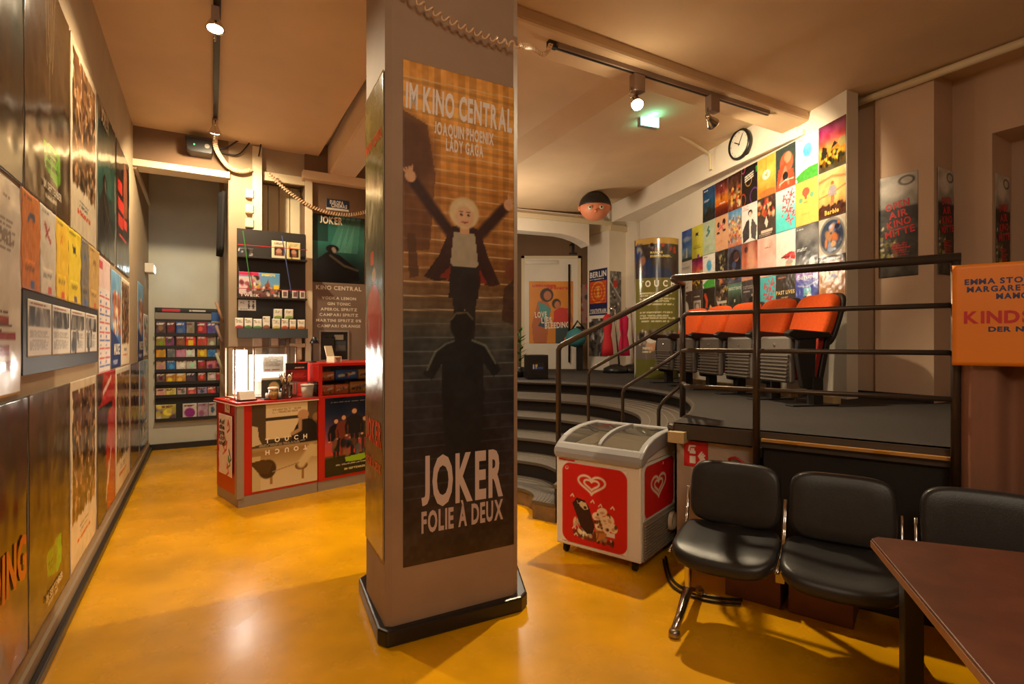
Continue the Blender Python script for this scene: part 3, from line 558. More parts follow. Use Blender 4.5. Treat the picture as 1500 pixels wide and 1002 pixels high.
def collage_red(a): a.px[:] = (70, 58, 54); a.crowd(.08, .5, .92, .92, 60, [(236, 120, 60), (250, 210, 170), (200, 60, 40), (60, 40, 36)], .08, 15); a.poly([(.4, .36), (.5, .52), (.6, .36), (.52, .22)], (230, 220, 210)); a.rect(.2, .12, .85, .18, (226, 200, 180)); a.lines(.1, .02, .9, .1, 2, (180, 160, 150))
def coral(bg, top):
    def f(a):
        a.grad([(0, bg), (.3, bg), (1, top)]); g = np.random.default_rng(3)
        for k in range(60): x = .3+.65*g.random(); y = .2+.75*g.random(); a.ell(x, y, .05, .02, (226, 78, 96), .9, .4, g.uniform(-1, 1))
        a.line([(.8, .1), (.6, .5), (.85, .95)], .03, (216, 90, 100)); a.line([(.6, .5), (.35, .6)], .02, (216, 90, 100))
    return f
def balloon(a): a.px[:] = (246, 196, 100); a.ell(.46, .74, .16, .1, (196, 92, 70)); a.poly([(.38, .7), (.54, .7), (.5, .58), (.42, .58)], (196, 92, 70)); a.ell(.24, .58, .09, .055, (110, 170, 130)); a.ell(.72, .64, .09, .06, (110, 170, 130)); a.rect(.38, .5, .54, .52, (200, 120, 70), .6); a.lines(.3, .22, .7, .28, 2, (226, 170, 90))
def beach(a): a.grad([(0, (70, 40, 30)), (.2, (90, 50, 34)), (.26, (206, 150, 84)), (.5, (230, 184, 110)), (.8, (216, 172, 110)), (1, (226, 190, 130))]).noise(5, 14); a.line([(0, .8), (.5, .86), (1, .78)], .05, (150, 96, 60), .6); a.line([(0, .46), (.5, .5), (1, .6)], .03, (120, 70, 46), .5); a.crowd(.0, .16, 1, .26, 30, [(70, 38, 28)], .06, 3); a.person(.52, .25, .5, (150, 140, 150), (176, 110, 70), (90, 60, 40), (180, 110, 72)); a.text('Barbie', .5, .07, .13, (246, 190, 90), .52)
def scrawl(a): a.px[:] = (240, 232, 228); a.lines(.05, .72, .9, .82, 3, (190, 170, 170)); a.line([(.2, .5), (.3, .6), (.36, .46), (.5, .58), (.6, .46)], .02, (70, 64, 64)); a.line([(.64, .56), (.74, .44), (.86, .58)], .02, (70, 64, 64)); a.lines(.1, .1, .8, .3, 4, (170, 160, 160))
def botanic(a): a.px[:] = (52, 44, 40); a.noise(6, 14); a.crowd(.25, .3, .8, .9, 40, [(190, 176, 130), (120, 110, 80), (80, 70, 56)], .06, 21); a.crowd(.3, .05, .8, .35, 14, [(214, 140, 100), (170, 80, 60)], .09, 22)
def locket(a): a.px[:] = (86, 88, 112); a.noise(5, 14); a.ell(.5, .5, .46, .42, (50, 44, 54)); a.ell(.62, .72, .2, .14, (176, 120, 96)); a.ell(.55, .76, .3, .14, (44, 34, 40), .7); a.ell(.4, .24, .22, .16, (150, 100, 70)); a.ell(.45, .5, .16, .1, (70, 80, 120))
def flush(a): a.grad([(0, (206, 150, 130)), (.5, (214, 120, 90)), (1, (150, 80, 70))]).noise(3, 22); a.ell(.3, .82, .12, .08, (60, 40, 44), .8); a.ell(.62, .55, .26, .4, (240, 190, 160), .7, .8)
def blush(a): a.px[:] = (240, 190, 178); a.noise(3, 18); a.ell(.5, .3, .5, .2, (250, 214, 204), .7, .8); a.lines(.4, .7, .8, .76, 1, (190, 120, 110)); a.lines(.2, .06, .8, .12, 1, (160, 110, 110))
def redcap(a): a.px[:] = (250, 236, 230); a.poly([(.35, .42), (.75, .5), (1, .46), (1, .3), (.5, .34)], (206, 56, 56)); a.lines(.3, .36, .8, .42, 1, (90, 50, 50)); a.ell(.66, .16, .16, .14, (236, 190, 160)); a.ell(.7, .26, .18, .06, (190, 170, 160)); a.rect(.0, .0, 1, .06, (110, 90, 90), .5)
def mono(a): a.px[:] = (92, 92, 94); a.noise(3, 34, seed=4); a.ell(.55, .75, .4, .16, (150, 150, 152), .5, .8); a.ell(.72, .16, .12, .1, (206, 200, 196)); a.ell(.14, .08, .16, .06, (214, 196, 180)); a.lines(.06, .44, .6, .5, 2, (226, 226, 224)); a.lines(.06, .92, .4, .95, 1, (220, 220, 220))
def porthole(a): a.px[:] = (190, 180, 166); a.ell(.5, .6, .5, .42, (226, 220, 206)); a.ell(.5, .6, .44, .36, (50, 62, 84)); a.crowd(.28, .36, .74, .86, 34, [(60, 90, 150), (206, 116, 60), (226, 160, 110), (40, 44, 80), (150, 160, 190)], .09, 31); a.ring(.5, .6, .46, .385, .1, (120, 112, 104)); a.rect(0, 0, 1, .19, (70, 56, 54)); a.lines(.1, .09, .9, .16, 1, (236, 230, 220)); a.line([(.1, .02), (.9, .07)], .03, (206, 130, 70))
def oval(a): a.px[:] = (70, 64, 64); a.ell(.36, .42, .34, .28, (238, 236, 232)); a.crowd(.6, .05, 1, .3, 6, [(90, 80, 80), (40, 36, 36)], .1, 2); a.lines(.1, .88, .6, .94, 1, (170, 160, 160))
def telly(a): a.px[:] = (76, 66, 64); a.rect(.18, .22, .82, .68, (196, 186, 176)); a.rect(.26, .3, .74, .62, (130, 116, 112)); a.ell(.5, .46, .16, .12, (206, 190, 184)); a.lines(.2, .76, .8, .84, 1, (210, 200, 190))
def firebird(a): a.px[:] = (48, 38, 36); a.line([(.2, .8), (.35, .62), (.3, .4), (.6, .3)], .12, (220, 80, 50)); a.poly([(.4, .1), (.6, .5), (1, .3), (1, .05)], (236, 170, 110)); a.rect(.2, .06, .7, .13, (226, 210, 200), .8)
def cabaret(a): a.px[:] = (62, 48, 44); a.crowd(.1, .1, .95, .95, 46, [(206, 176, 70), (90, 56, 50), (170, 130, 110), (40, 30, 30), (206, 190, 170)], .08, 41); a.rect(.2, .5, .9, .56, (230, 220, 206), .9)
def perfect(a): a.grad([(0, (52, 50, 46)), (.6, (60, 66, 58)), (.85, (110, 150, 130)), (1, (90, 120, 110))]).noise(4, 12); a.ell(.5, .52, .06, .045, (196, 196, 190)); a.text('PERFECT DAYS', .5, .82, .12, (222, 226, 214), .9)
def greyfig(a): a.px[:] = (80, 74, 74); a.noise(5, 12); a.person(.68, .05, .62, (44, 42, 44), (190, 170, 160), (40, 36, 36)); a.lines(.1, .78, .9, .88, 2, (150, 140, 140)); a.lines(.1, .68, .6, .74, 1, (170, 162, 160))
def past(a): a.px[:] = (70, 60, 54); a.noise(5, 8); a.text('PAST LIVES', .5, .52, .13, (238, 204, 130), .94); a.lines(.3, .42, .7, .46, 1, (180, 150, 110)); a.crowd(.05, .1, .7, .26, 8, [(130, 116, 104), (90, 80, 72)], .1, 3); a.lines(.1, .9, .6, .94, 1, (190, 110, 90))
def bluedoor(a): a.grad([(0, (44, 96, 170)), (.4, (74, 90, 180)), (.7, (60, 70, 176)), (.85, (150, 120, 200)), (1, (180, 130, 200))]).noise(4, 14); a.rect(.36, .12, .68, .6, (110, 190, 210)); a.person(.46, .1, .38, (40, 60, 110), (230, 214, 204), (30, 30, 40)); a.person(.6, .14, .38, (230, 236, 240), (230, 214, 204), (60, 50, 60)); a.line([(.1, .66), (.5, .62), (1, .74)], .03, (200, 210, 236), .7); a.text('Suzume', .5, .8, .15, (246, 246, 250), .72, bold=0)
def wood(a): sml((206, 140, 70), mk_bird, (90, 110, 170), (206, 150, 80), True)(a); a.text('MUSICAA', .52, .3, .085, (232, 214, 180), .75, bold=0)
TOPR = 'in the top row of the poster wall'; R2 = 'in the second row of the poster wall'; R3 = 'in the third row of the poster wall'; R4 = 'in the lowest row, over the orange seats'
GRID = [[None, None, (night, 'dark blue night poster, leftmost in the top row of the poster wall'), (fire, 'fiery orange poster with a standing figure '+TOPR), (hearth, 'dark amber poster with a huddle of figures '+TOPR), (neon, 'black poster with neon coloured loops '+TOPR), (amber, 'amber yellow poster with a white disc '+TOPR), (ember2, 'red and dark portrait poster '+TOPR), (blue_blob, 'white poster with blue blob over hill '+TOPR), (sunset, 'purple to yellow sunset poster, rightmost in the top row')],
 [(sky, 'blue sky poster at the left end of the second row'), (lime, 'lime yellow poster with a black mark '+R2), (sage, 'pale green poster with a teal shape '+R2), (peach, 'peach poster with four dark ovals '+R2), (fair, 'crowded blue and orange poster '+R2), (suit, 'white poster with a grey-suited man '+R2), (collage_red, 'dark poster with a red collage '+R2), (coral((90, 214, 220), (246, 240, 236)), 'white and turquoise poster with coral branches '+R2), (balloon, 'orange poster with a balloon and two drops '+R2), (beach, 'sepia beach poster with a standing figure, rightmost in the second row')],
 [(scrawl, 'white poster with scrawled lettering at the left end of the third row'), (sunset, 'small sunset poster second from left '+R3), (blue_blob, 'white poster with blue blob third from left '+R3), (botanic, 'dark botanical poster '+R3), (locket, 'dark blue round portrait poster '+R3), (flush, 'reddish close-up poster '+R3), (blush, 'pale pink poster '+R3), (redcap, 'pale poster with a red cap '+R3), (mono, 'grey black and white poster '+R3), (porthole, 'poster with a washing machine porthole in the third row of the wall')],
 [(oval, 'dark poster with a white oval '+R4), (telly, 'dark poster with a pale square screen '+R4), (firebird, 'black poster with an orange bird shape '+R4), (cabaret, 'dark collage poster with yellow dabs '+R4), (perfect, 'dark green poster with a pale title '+R4), (greyfig, 'dark grey poster with a small figure '+R4), (coral((90, 190, 196), (90, 200, 210)), 'turquoise poster with coral branches '+R4), (past, 'dark brown poster with a golden title '+R4), (bluedoor, 'blue poster with two figures '+R4), (wood, 'orange wood-grain poster at the right end of the lowest row')]]
for r, row in enumerate(GRID):
    for c, e_ in enumerate(row):
        if e_: hang(PW, COLS[c]+.002, COLS[c+1]-.002, ROWS[r+1]+.002, ROWS[r]-.002, 'film_poster', e_[1], 'poster', e_[0], 'film posters on the poster wall', 'print_gloss', .008, off=.003, curl=.003, seed=r*10+c)
# ---------------- posters on the right-hand wall ----------------
def open_air(a):
    a.grad([(0, (60, 54, 48)), (.3, (70, 66, 58)), (.65, (52, 46, 44)), (.7, (150, 146, 138)), (1, (206, 200, 190))]).noise(5, 24, seed=5)
    a.ell(.4, .86, .34, .09, (220, 214, 204), .9, .6); a.ring(.72, .93, .18, .04, .3, (60, 56, 54)); a.rect(0, .55, 1, .68, (36, 30, 30), .8); a.crowd(.02, .2, .5, .5, 60, [(200, 190, 170), (150, 140, 60), (60, 60, 56), (100, 90, 60)], .05, 6); a.rect(.5, .2, 1, .45, (44, 36, 34), .7)
    for i, (s_, w) in enumerate((('OPEN', .62), ('AIR', .5), ('KINO', .62), ('MITTE', .76))): a.text(s_, .5+.02*i, .67-.088*i, .2, (206, 36, 36), w, rot=.16, skew=.05)
    a.lines(.34, .2, .82, .34, 6, (190, 40, 40))
hang(RW, RW.t(1287.5), RW.t(1345), RW.z(1287, 408), RW.z(1287, 263), 'open_air_poster', 'dark poster with slanted red lettering on the front of the right pilaster', 'poster', open_air, 'open air cinema posters', 'print_satin', .008, off=.002, curl=.003)
SIDE = Wall(*nb(2.243, 5.66), 30)
hang(SIDE, .05, .37, RW.z(1287, 408), RW.z(1287, 263), 'open_air_poster', 'dark poster with slanted red lettering on the side of the right pilaster', 'poster', open_air, 'open air cinema posters', 'print_satin', .008, off=.002, curl=.003)
SIDE2 = Wall(*nb(1.96, 6.02), 30)
hang(SIDE2, .06, .38, 2.02, 3.0, 'open_air_poster', 'dark poster with slanted red lettering inside the window niche at far right', 'poster', open_air, 'open air cinema posters', 'print_satin', .008, off=.002, curl=.003)
# ---------------- railing of the landing ----------------
mat('rail_brown', (74, 62, 54), .35, .5); mat('chrome', (214, 208, 200), .15, 1.); mat('black_plastic', (30, 28, 27), .35); mat('black_metal', (36, 32, 30), .4, .4)
mat('leather', (36, 35, 36), .38, noise=.1, scale=30, bump=.08); mat('red_paint', (196, 28, 22), .35); mat('white_plastic', (232, 224, 210), .4); mat('grey_plastic', (150, 148, 146), .35)
mat('steel', (170, 160, 146), .3, .9); mat('cream_plastic', (226, 208, 172), .5)
rl = thing('stair_railing', 'dark brown tubular railing around the landing and down the steps', 'railing', (1.297, 4.057, PZ))
ri = rl.matrix_basis.inverted() if False else Matrix.Translation((-1.297, -4.057, -PZ))
def tb(name, pts, r): return MB().tube(pts, r, 12, True, ri).build(name, 'rail_brown', rl, smooth=True)
Q = Vector((1.297, 4.057, 0))
def at(v, z): return Vector((v.x, v.y, z))
tend = RAIL.t(1400)+.02
def bend(z, zq, t0_, r):
    p = RAIL.p(t0_, z); k = RAIL.p(t0_-.05, z)
    mid = [k+(at(Q, zq)-k)*f for f in (.08, .3, .6, 1.)]
    return [RAIL.p(tend, z), RAIL.p(t0_+.4, z), RAIL.p(t0_+.06, z), p, p*.4+k*.6]+mid
for z, zq, t0_, r in ((1.92, 1.945, .03, .024), (1.684, 1.687, .12, .014), (1.446, 1.433, .12, .014), (1.213, 1.19, .12, .014)):
    tb('top_rail' if r > .02 else 'rail', bend(z, zq, t0_, r), r)
tb('post', [at(Q, PZ-.02), at(Q, 1.945)], .022)
tp = RAIL.p(RAIL.t(1108)); tb('post', [at(tp, .766), at(tp, 1.9)], .021)
tb('post', [RAIL.p(RAIL.t(1400), .76, .0), RAIL.p(RAIL.t(1400), 1.9)], .021)
MB().box(-.02, .02, 0, .06, .80, .86, ri @ Matrix.Translation(tp) @ Matrix.Rotation(RAIL.a, 4, 'Z')).build('bracket', 'rail_brown', rl)
for ex, ey, ez, zq, zb, r in ((.426, 4.89, 1.456, 1.945, .27, .024), (.667, 4.66, 1.25, 1.687, .47, .014), (.916, 4.42, 1.11, 1.433, .63, .014), (1.154, 4.2, .995, 1.19, .79, .014)):
    E = Vector((ex, ey, 0)); a = at(Q, zq); b = at(E, ez); d = (b-a).normalized()
    tb('handrail' if r > .02 else 'stair_rail', [a, b-d*.05, b-d*.02+Vector((0, 0, -.006)), b+Vector((0, 0, -.03)), b+Vector((0, 0, -.08)), at(E, zb)], r)
# ---------------- front of the stage ----------------
mb = MB().box(RAIL.t(1112), 3.4, .12, .16, 0, .905, RAIL.M()); S('wall_stage_front', mb, 'stage_black')
mb = MB().box(RAIL.t(1112), RAIL.t(1396), .05, .12, .895, .912, RAIL.M()); S('trim_12', mb, 'birch_edge')
FAS = Wall(*RAIL.p(0, 0, -.10).xy, -36.8); h0, h1 = FAS.t(1146), FAS.t(1172)
for x0, x1, lb in ((1146, 1168, 'brass hinge strip under the landing edge, left of two'), (1280, 1305, 'brass hinge strip under the landing edge, right of two')):
    a = RAIL.t(x0); b = RAIL.t(x1); o = MB().box(0, b-a, -.008, 0, 0, .012).build('hinge', 'brass', loc=RAIL.p(a, .898, -.046), rz=RAIL.a); tag(o, lb, 'hinge', 'hinges of the stage flap')
STO = Wall(*RAIL.p(0, 0, -.18).xy, -36.8)
o = MB().box(0, STO.t(1106)-STO.t(993), -.02, 0, 0, STO.z(1050, 649)).build('grey_panel', mat('panel_grey', (176, 158, 142), .6, noise=.06), loc=STO.p(STO.t(993), .0), rz=STO.a); tag(o, 'pale grey panel under the landing behind the first black seat', 'panel')
o = MB().box(0, .11, -.1, .1, 0, .075).build('beam_block', 'wood_pale', loc=STO.p(STO.t(990), .83, .06), rz=STO.a, bevel=.004); tag(o, 'pale wooden block under the corner of the landing', 'block')
a = Art(.16, .17, (206, 28, 34), .004); a.rect(.24, .12, .48, .62, (240, 232, 226)); a.rect(.28, .62, .44, .72, (240, 232, 226)); a.line([(.2, .62), (.24, .8), (.46, .82)], .05, (240, 232, 226)); a.rect(.24, .42, .48, .5, (206, 28, 34))
for k in range(3): a.line([(.58+.09*k, .14), (.72+.08*k, .28), (.62+.08*k, .44), (.74+.06*k, .6-.06*k)], .045, (240, 232, 226))
tag(sheet('fire_sign', a, loc=STO.p(STO.t(1021), STO.z(1021, 683), .022), rz=STO.a), 'red fire extinguisher sign on the grey panel beside the freezer', 'sign')
o = MB().tube([STO.p(STO.t(1070)+.02*k, STO.z(1090, 674)+.02*math.sin(k*.8), .05) for k in range(8)], .008, 8).build('hose', mat('hose_red', (190, 30, 34), .4), smooth=True); tag(o, 'short red hose against the grey panel behind the first seat', 'hose')
mat('box_brown', (118, 72, 46), .7, noise=.06)
for x0, x1, y, lb in ((1062, 1143, .03, 'brown storage box on the floor under the first black seat'), (1155, 1250, .03, 'brown storage box on the floor under the second black seat')):
    BX = Wall(1.27, 3.17, -38); a0, a1 = BX.t(x0), BX.t(x1)
    t_ = thing('storage_box', lb, 'box', BX.p((a0+a1)/2, 0), BX.a, 'storage boxes under the seats'); w = (a1-a0)/2
    MB().box(-w, w, 0, .26, 0, .27).build('body', 'box_brown', t_, bevel=.004); MB().box(-w-.004, w+.004, -.004, .264, .245, .285).build('lid', 'box_brown', t_, bevel=.004)
# brown curtain and the orange banner at the end of the railing
c0 = RAIL.t(1393); mat('curtain_brown', (138, 94, 72), .85)
def cur(u, v): x = c0+.02+u*1.5; return RAIL.p(x, v*1.86, .0+.055*math.sin(x*22+.4*math.sin(v*3)+.8*math.sin(x*7))+.012*math.sin(x*61))
g = MB().grid(150, 8, cur); o = g.build('curtain', 'curtain_brown', smooth=True); so = o.modifiers.new('s', 'SOLIDIFY'); so.thickness = .006
tag(o, 'brown curtain hanging to the floor below the orange banner', 'curtain')
a = Art(1.1, .485, (232, 130, 22), .02); a.noise(3, 4)
BL = (40, 52, 96)
for i, (s_, x, w) in enumerate((('EMMA STONE  JESSE', .215, .345), ('MARGARET QUALLEY', .235, .37), ('MAMOUDOU ATHIE', .30, .31))): a.text(s_, x-.172*0, .80-.075*i, .024, BL, w, align='c')
a.text('KINDS OF KINDNESS', .40, .42, .052, (196, 36, 34), .72); a.text('DER NEUE FILM VON', .305, .335, .021, BL, .37)
a.line([(.05, .93), (.045, .9)], .006, (60, 50, 40))
tag(sheet('banner', a, 'print_satin', loc=RAIL.p(c0+.55, 1.387, .085), rz=RAIL.a, thick=.006), 'orange banner with blue and red lettering tied to the end of the railing', 'banner')
# ---------------- ice cream chest freezer ----------------
fz = thing('ice_cream_freezer', 'white and red ice cream chest freezer with curved glass lid by the steps', 'freezer', (.317, 3.82, 0), R(-37.8))
W, D, Hh = .645, .60, .70
mat('freezer_white', (232, 226, 216), .35); mat('lid_grey', (160, 160, 162), .3); mat('inner_white', (214, 210, 200), .5)
mb = MB().box(0, W, 0, .035, .07, Hh).box(0, W, D-.03, D, .07, .80).box(0, .035, .035, D-.03, .07, Hh).box(W-.035, W, .035, D-.03, .07, Hh).box(.035, W-.035, .035, D-.03, .07, .3)
mb.extrude_x([(0, Hh), (D, Hh), (D, .8), (.3, .77), (.1, .74)], 0, .035).extrude_x([(0, Hh), (D, Hh), (D, .8), (.3, .77), (.1, .74)], W-.035, W)
mb.build('body', 'freezer_white', fz, bevel=.012)
MB().box(.036, W-.036, .036, D-.031, .3, .305).build('floor_liner', 'inner_white', fz)
prof = [(-.012, Hh-.005), (-.02, .725), (-.012, .75), (.03, .785), (.10, .825), (.2, .855), (.32, .872), (.46, .878), (D+.005, .875)]
low = [(y, z-.05) for y, z in prof]
for x0, x1 in ((-.012, .035), (W-.035, W+.012)):
    MB().extrude_x(prof+[(D+.005, .78), (.3, .76), (.1, .73), (.02, .69)], x0, x1).build('lid_side', 'lid_grey', fz, bevel=.012, seg=3)
MB().extrude_x([(-.02, .685), (-.024, .725), (-.012, .755), (.02, .782), (.05, .79), (.05, .70)], 0, W).build('lid_front', 'lid_grey', fz, bevel=.01, seg=3)
MB().extrude_x([(D-.05, .80), (D-.05, .874), (D+.004, .874), (D+.004, .78)], 0, W).build('lid_back', 'lid_grey', fz, bevel=.008)
cp = [(.045, .786), (.10, .818), (.2, .847), (.32, .863), (.46, .868), (D-.045, .866)]
cp = [tuple(q) for q in smooth(cp, 4)]
for x0, x1 in ((.035, W/2-.008), (W/2+.008, W-.035)):
    MB().grid(1, len(cp)-1, lambda u, v: (x0+(x1-x0)*u, *cp[int(round(v*(len(cp)-1)))])).build('sliding_glass', 'clear_glass', fz, smooth=True)
MB().extrude_x([(y, z+.014) for y, z in cp]+[(y, z-.012) for y, z in cp[::-1]], W/2-.012, W/2+.012).build('glass_divider', 'lid_grey', fz)
bk = MB()
for k in range(12): bk.tube([(.05+.05*k, .06, .42), (.05+.05*k, .06, .62)], .003, 5); bk.tube([(.05+.05*k, D-.08, .42), (.05+.05*k, D-.08, .66)], .003, 5); bk.tube([(.05+.05*k, .06, .42), (.05+.05*k, D-.08, .42)], .003, 5)
for z in (.48, .55, .62): bk.tube([(.05, .06, z), (W-.05, .06, z), (W-.05, D-.08, z), (.05, D-.08, z), (.05, .06, z)], .004, 5)
bk.build('wire_basket', 'white_plastic', fz)
def hearts(a, cu, cv, k, c=(236, 214, 190)):
    for s_, th in ((1., .055), (.56, .05)):
        pts = []
        for i in range(60):
            q = 2*PI*(i/59.)*(.93 if s_ == 1 else .9)+.25; x = 16*math.sin(q)**3; y = 13*math.cos(q)-5*math.cos(2*q)-2*math.cos(3*q)-math.cos(4*q)
            pts.append((cu-x/17*k*s_, cv+(y/17*k*s_*.66-(0 if s_ == 1 else .03*k))/a.asp))
        a.line(pts, th*k/.55, c)
def rounded(a, r, bg, fg):
    m = np.ones(a.U.shape); X = np.minimum(a.U, 1-a.U); Y = np.minimum(a.V, 1-a.V)*a.asp
    d = np.hypot(np.maximum(r-X, 0), np.maximum(r-Y, 0)); a.px[:] = bg; a.put((r-d)/.012+.5, fg)
a = Art(.50, .555, res=.004); rounded(a, .14, (232, 226, 216), (214, 22, 16)); hearts(a, .47, .775, .22)
a.ell(.42, .14, .24, .07, (120, 50, 26)); a.crowd(.25, .08, .8, .18, 30, [(120, 44, 20), (60, 26, 16), (206, 170, 120)], .03, 3)
a.poly([(.2, .33), (.27, .2), (.4, .14), (.5, .18), (.52, .26), (.3, .12)], (240, 224, 190)); a.crowd(.18, .12, .46, .3, 24, [(244, 228, 196), (232, 206, 160)], .03, 4)
a.poly([(.165, .5), (.24, .575), (.36, .56), (.43, .49), (.52, .26), (.49, .17), (.4, .15), (.3, .22)], (58, 26, 20)); a.poly([(.23, .55), (.26, .5), (.3, .54), (.38, .53), (.42, .46), (.36, .44), (.3, .47)], (226, 200, 150)); a.ell(.37, .47, .025, .02, (80, 36, 26))
a.poly([(.55, .08), (.52, .31), (.74, .2)], (206, 132, 60)); a.line([(.56, .12), (.6, .28)], .012, (160, 90, 40)); a.line([(.54, .2), (.68, .22)], .012, (160, 90, 40)); a.rect(.7, .175, .82, .225, (236, 226, 214))
for x, y, rx, ry, rt in ((.63, .46, .08, .05, .3), (.56, .39, .08, .055, 0), (.74, .38, .075, .06, -.5), (.60, .29, .08, .06, .4), (.70, .27, .06, .06, 0), (.80, .29, .06, .06, .6), (.67, .37, .05, .04, 0)): a.ell(x, y, rx, ry, (244, 222, 186), 1, .2, rt); a.ell(x, y-.012, rx*.5, ry*.35, (190, 120, 60), .55, .5, rt)
a.crowd(.5, .24, .84, .46, 12, [(110, 56, 30)], .02, 8)
for x, y in ((.14, .58), (.46, .55), (.58, .52), (.76, .52), (.17, .18), (.2, .1)): a.line([(x, y), (x+.03, y+.03), (x+.05, y)], .012, (240, 214, 190))
a.ell(.075, .93, .028, .022, (240, 200, 180)); a.ell(.075, .935, .018, .014, (206, 30, 24))
sheet('front_decal', a, 'print_satin', parent=fz, loc=(W/2-.02, -.002, .10), thick=.0015)
a = Art(.13, .012, res=.004, base=(214, 40, 30)); sheet('maker_label', a, parent=fz, loc=(.09, -.002, .665), thick=.0012)
a = Art(.50, .34, res=.004); rounded(a, .1, (232, 226, 216), (214, 22, 16)); hearts(a, .46, .55, .26); a.ell(.62, .93, .02, .03, (230, 200, 190))
sheet('side_decal', a, 'print_satin', parent=fz, loc=(W+.002, D/2, .345), rz=R(90), thick=.0015)
gr = MB().box(W+.001, W+.006, .03, D-.02, .075, .33)
for k in range(12): gr.box(W+.006, W+.014, .05, D-.05, .09+.019*k, .10+.019*k)
gr.build('vent_grille', mat('grille_grey', (150, 138, 122), .5), fz)
cl = MB()
for k in range(5): cl.tube([(W+.03+.004*k, .43+.045*math.cos(q*PI/10)+.004*k, .245+.06*math.sin(q*PI/10)) for q in range(21)], .005, 6)
cl.build('cable_loop', mat('cable_grey', (196, 182, 160), .5), fz)
for x, y in ((.05, .06), (W-.06, .05), (.05, D-.06), (W-.06, D-.06)):
    c = MB().box(x-.02, x+.02, y-.015, y+.015, .045, .072).tube([(x-.012, y, .03), (x+.012, y, .03)], .03, 14).build('castor', 'black_metal', fz)
cp_ = [(1.03, 3.63, .02), (.98, 3.35, .012), (1.0, 3.2, .01), (1.12, 3.08, .01), (1.3, 3.03, .012)]
for k, dz in enumerate((0, .05)):
    o = MB().tube([(x+dz*.6, y+dz, z) for x, y, z in smooth(cp_, 8)], .008, 8).build('power_cable', 'black_plastic', smooth=True)
    tag(o, ('black power cable looping on the floor beside the freezer, nearer one', 'black power cable looping on the floor beside the freezer, farther one')[k], 'cable', 'cables by the freezer')
# ---------------- black beam seats ----------------
bs = thing('beam_seating', 'row of black padded beam seats on chrome legs below the landing', 'bench', (.80, 2.73, 0), R(-32.3))
def cush(w, d, th, fn, n=26, ex=4.5):
    """padded slab with a rounded rectangular outline; fn places local (x across, y along, thickness)"""
    mb = MB(); m = 56; rings = [(-1, .90), (-.8, .975), (-.3, 1.), (.3, 1.), (.8, .975), (1, .90), (1.08, .6), (1.1, .25)]
    vs = []
    for h_, s_ in rings:
        for k in range(m):
            q = 2*PI*k/m; c, s = math.cos(q), math.sin(q); x = math.copysign(abs(c)**(2/ex), c)*w/2*s_; y = math.copysign(abs(s)**(2/ex), s)*d/2*s_; vs.append(fn(x, y, h_*th/2))
    fs = [(i*m+k, i*m+(k+1)%m, (i+1)*m+(k+1)%m, (i+1)*m+k) for i in range(len(rings)-1) for k in range(m)]
    fs += [list(range(m))[::-1], list(range((len(rings)-1)*m, len(rings)*m))]
    return mb.add(vs, fs)
def seat_at(x):
    u = thing('seat_unit', None, None); u.parent = bs; u.location = (x, 0, 0)
    sf = lambda px, py, h_: (px, .22+py, .425+h_-.16*(px**2)*0+.35*px*px*(1 if py < .3 else 1)-.9*max(0, -(py+.12))**2*1.6+.10*py)
    cush(.495, .46, .07, sf).build('seat', 'leather', u, smooth=True)
    bf = lambda px, py, h_: (px, .43+.20*(py+.16)-h_+.5*px*px*-.5, .652+py)
    cush(.468, .335, .055, bf).build('backrest', 'leather', u, smooth=True)
    for s_ in (-1, 1):
        MB().tube([(s_*.25, .06, .41), (s_*.25, .3, .43), (s_*.25, .40, .46), (s_*.25, .425, .52), (s_*.25, .455, .66)], .009, 8).build('side_bracket', 'chrome', u, smooth=True)
    MB().box(-.22, .22, .33, .36, .365, .38).build('seat_pan', 'black_metal', u)
    return u
for x in (.238, .745, 1.30, 1.81): seat_at(x)
MB().box(-.02, 2.1, .27, .33, .33, .37).build('beam', 'steel', bs, bevel=.006)
def leg_at(x):
    l = MB().extrude_x([(.24, .36), (.32, .36), (.29, .12), (.25, .12)], x-.014, x+.014).build('leg', 'chrome', bs, bevel=.006)
    f = MB().tube([(x, .0, .035), (x, .12, .07), (x, .26, .14), (x, .4, .075), (x, .54, .035)], [.02, .022, .026, .022, .02], 10).build('foot', 'chrome', l, smooth=True)
    for y in (.0, .54): MB().lathe([(.026, 0), (.03, .012), (.028, .03), (.018, .042)], 16, Matrix.Translation((x, y, 0))).build('glide', 'steel', l, smooth=True)
leg_at(.03); leg_at(1.02)
for x in (.49,): MB().box(x-.02, x+.02, .22, .36, .30, .42).build('coupling', 'steel', bs)
# ---------------- table in the corner ----------------
tb_ = thing('table', 'dark brown wooden table in the lower right corner with black legs', 'table', (1.397, 2.09, 0), R(-20))
mat('table_wood', (92, 52, 36), .4, noise=.12, scale=10, bump=.03, coat=.1); mat('table_edge', (150, 104, 66), .5)
rim = [(.03, 0), (1.5, 0), (1.5, -1.6), (0, -1.6), (0, -.03)]
MB().prism(rim, .715, .742).build('tabletop', 'table_wood', tb_, bevel=.004); MB().prism([(x-(.002 if x < .1 else -.002), y+(.002 if y > -.1 else -.002)) for x, y in rim], .709, .733).build('edge_band', 'table_edge', tb_)
for x, y in ((.1, -.13), (1.4, -.13), (.1, -1.47), (1.4, -1.47)): MB().box(x-.03, x+.03, y-.03, y+.03, 0, .709).build('leg', 'black_metal', tb_, bevel=.004)
for y in (-.13, -1.47): MB().box(.13, 1.37, y-.015, y+.015, .64, .709).build('apron', 'black_metal', tb_)
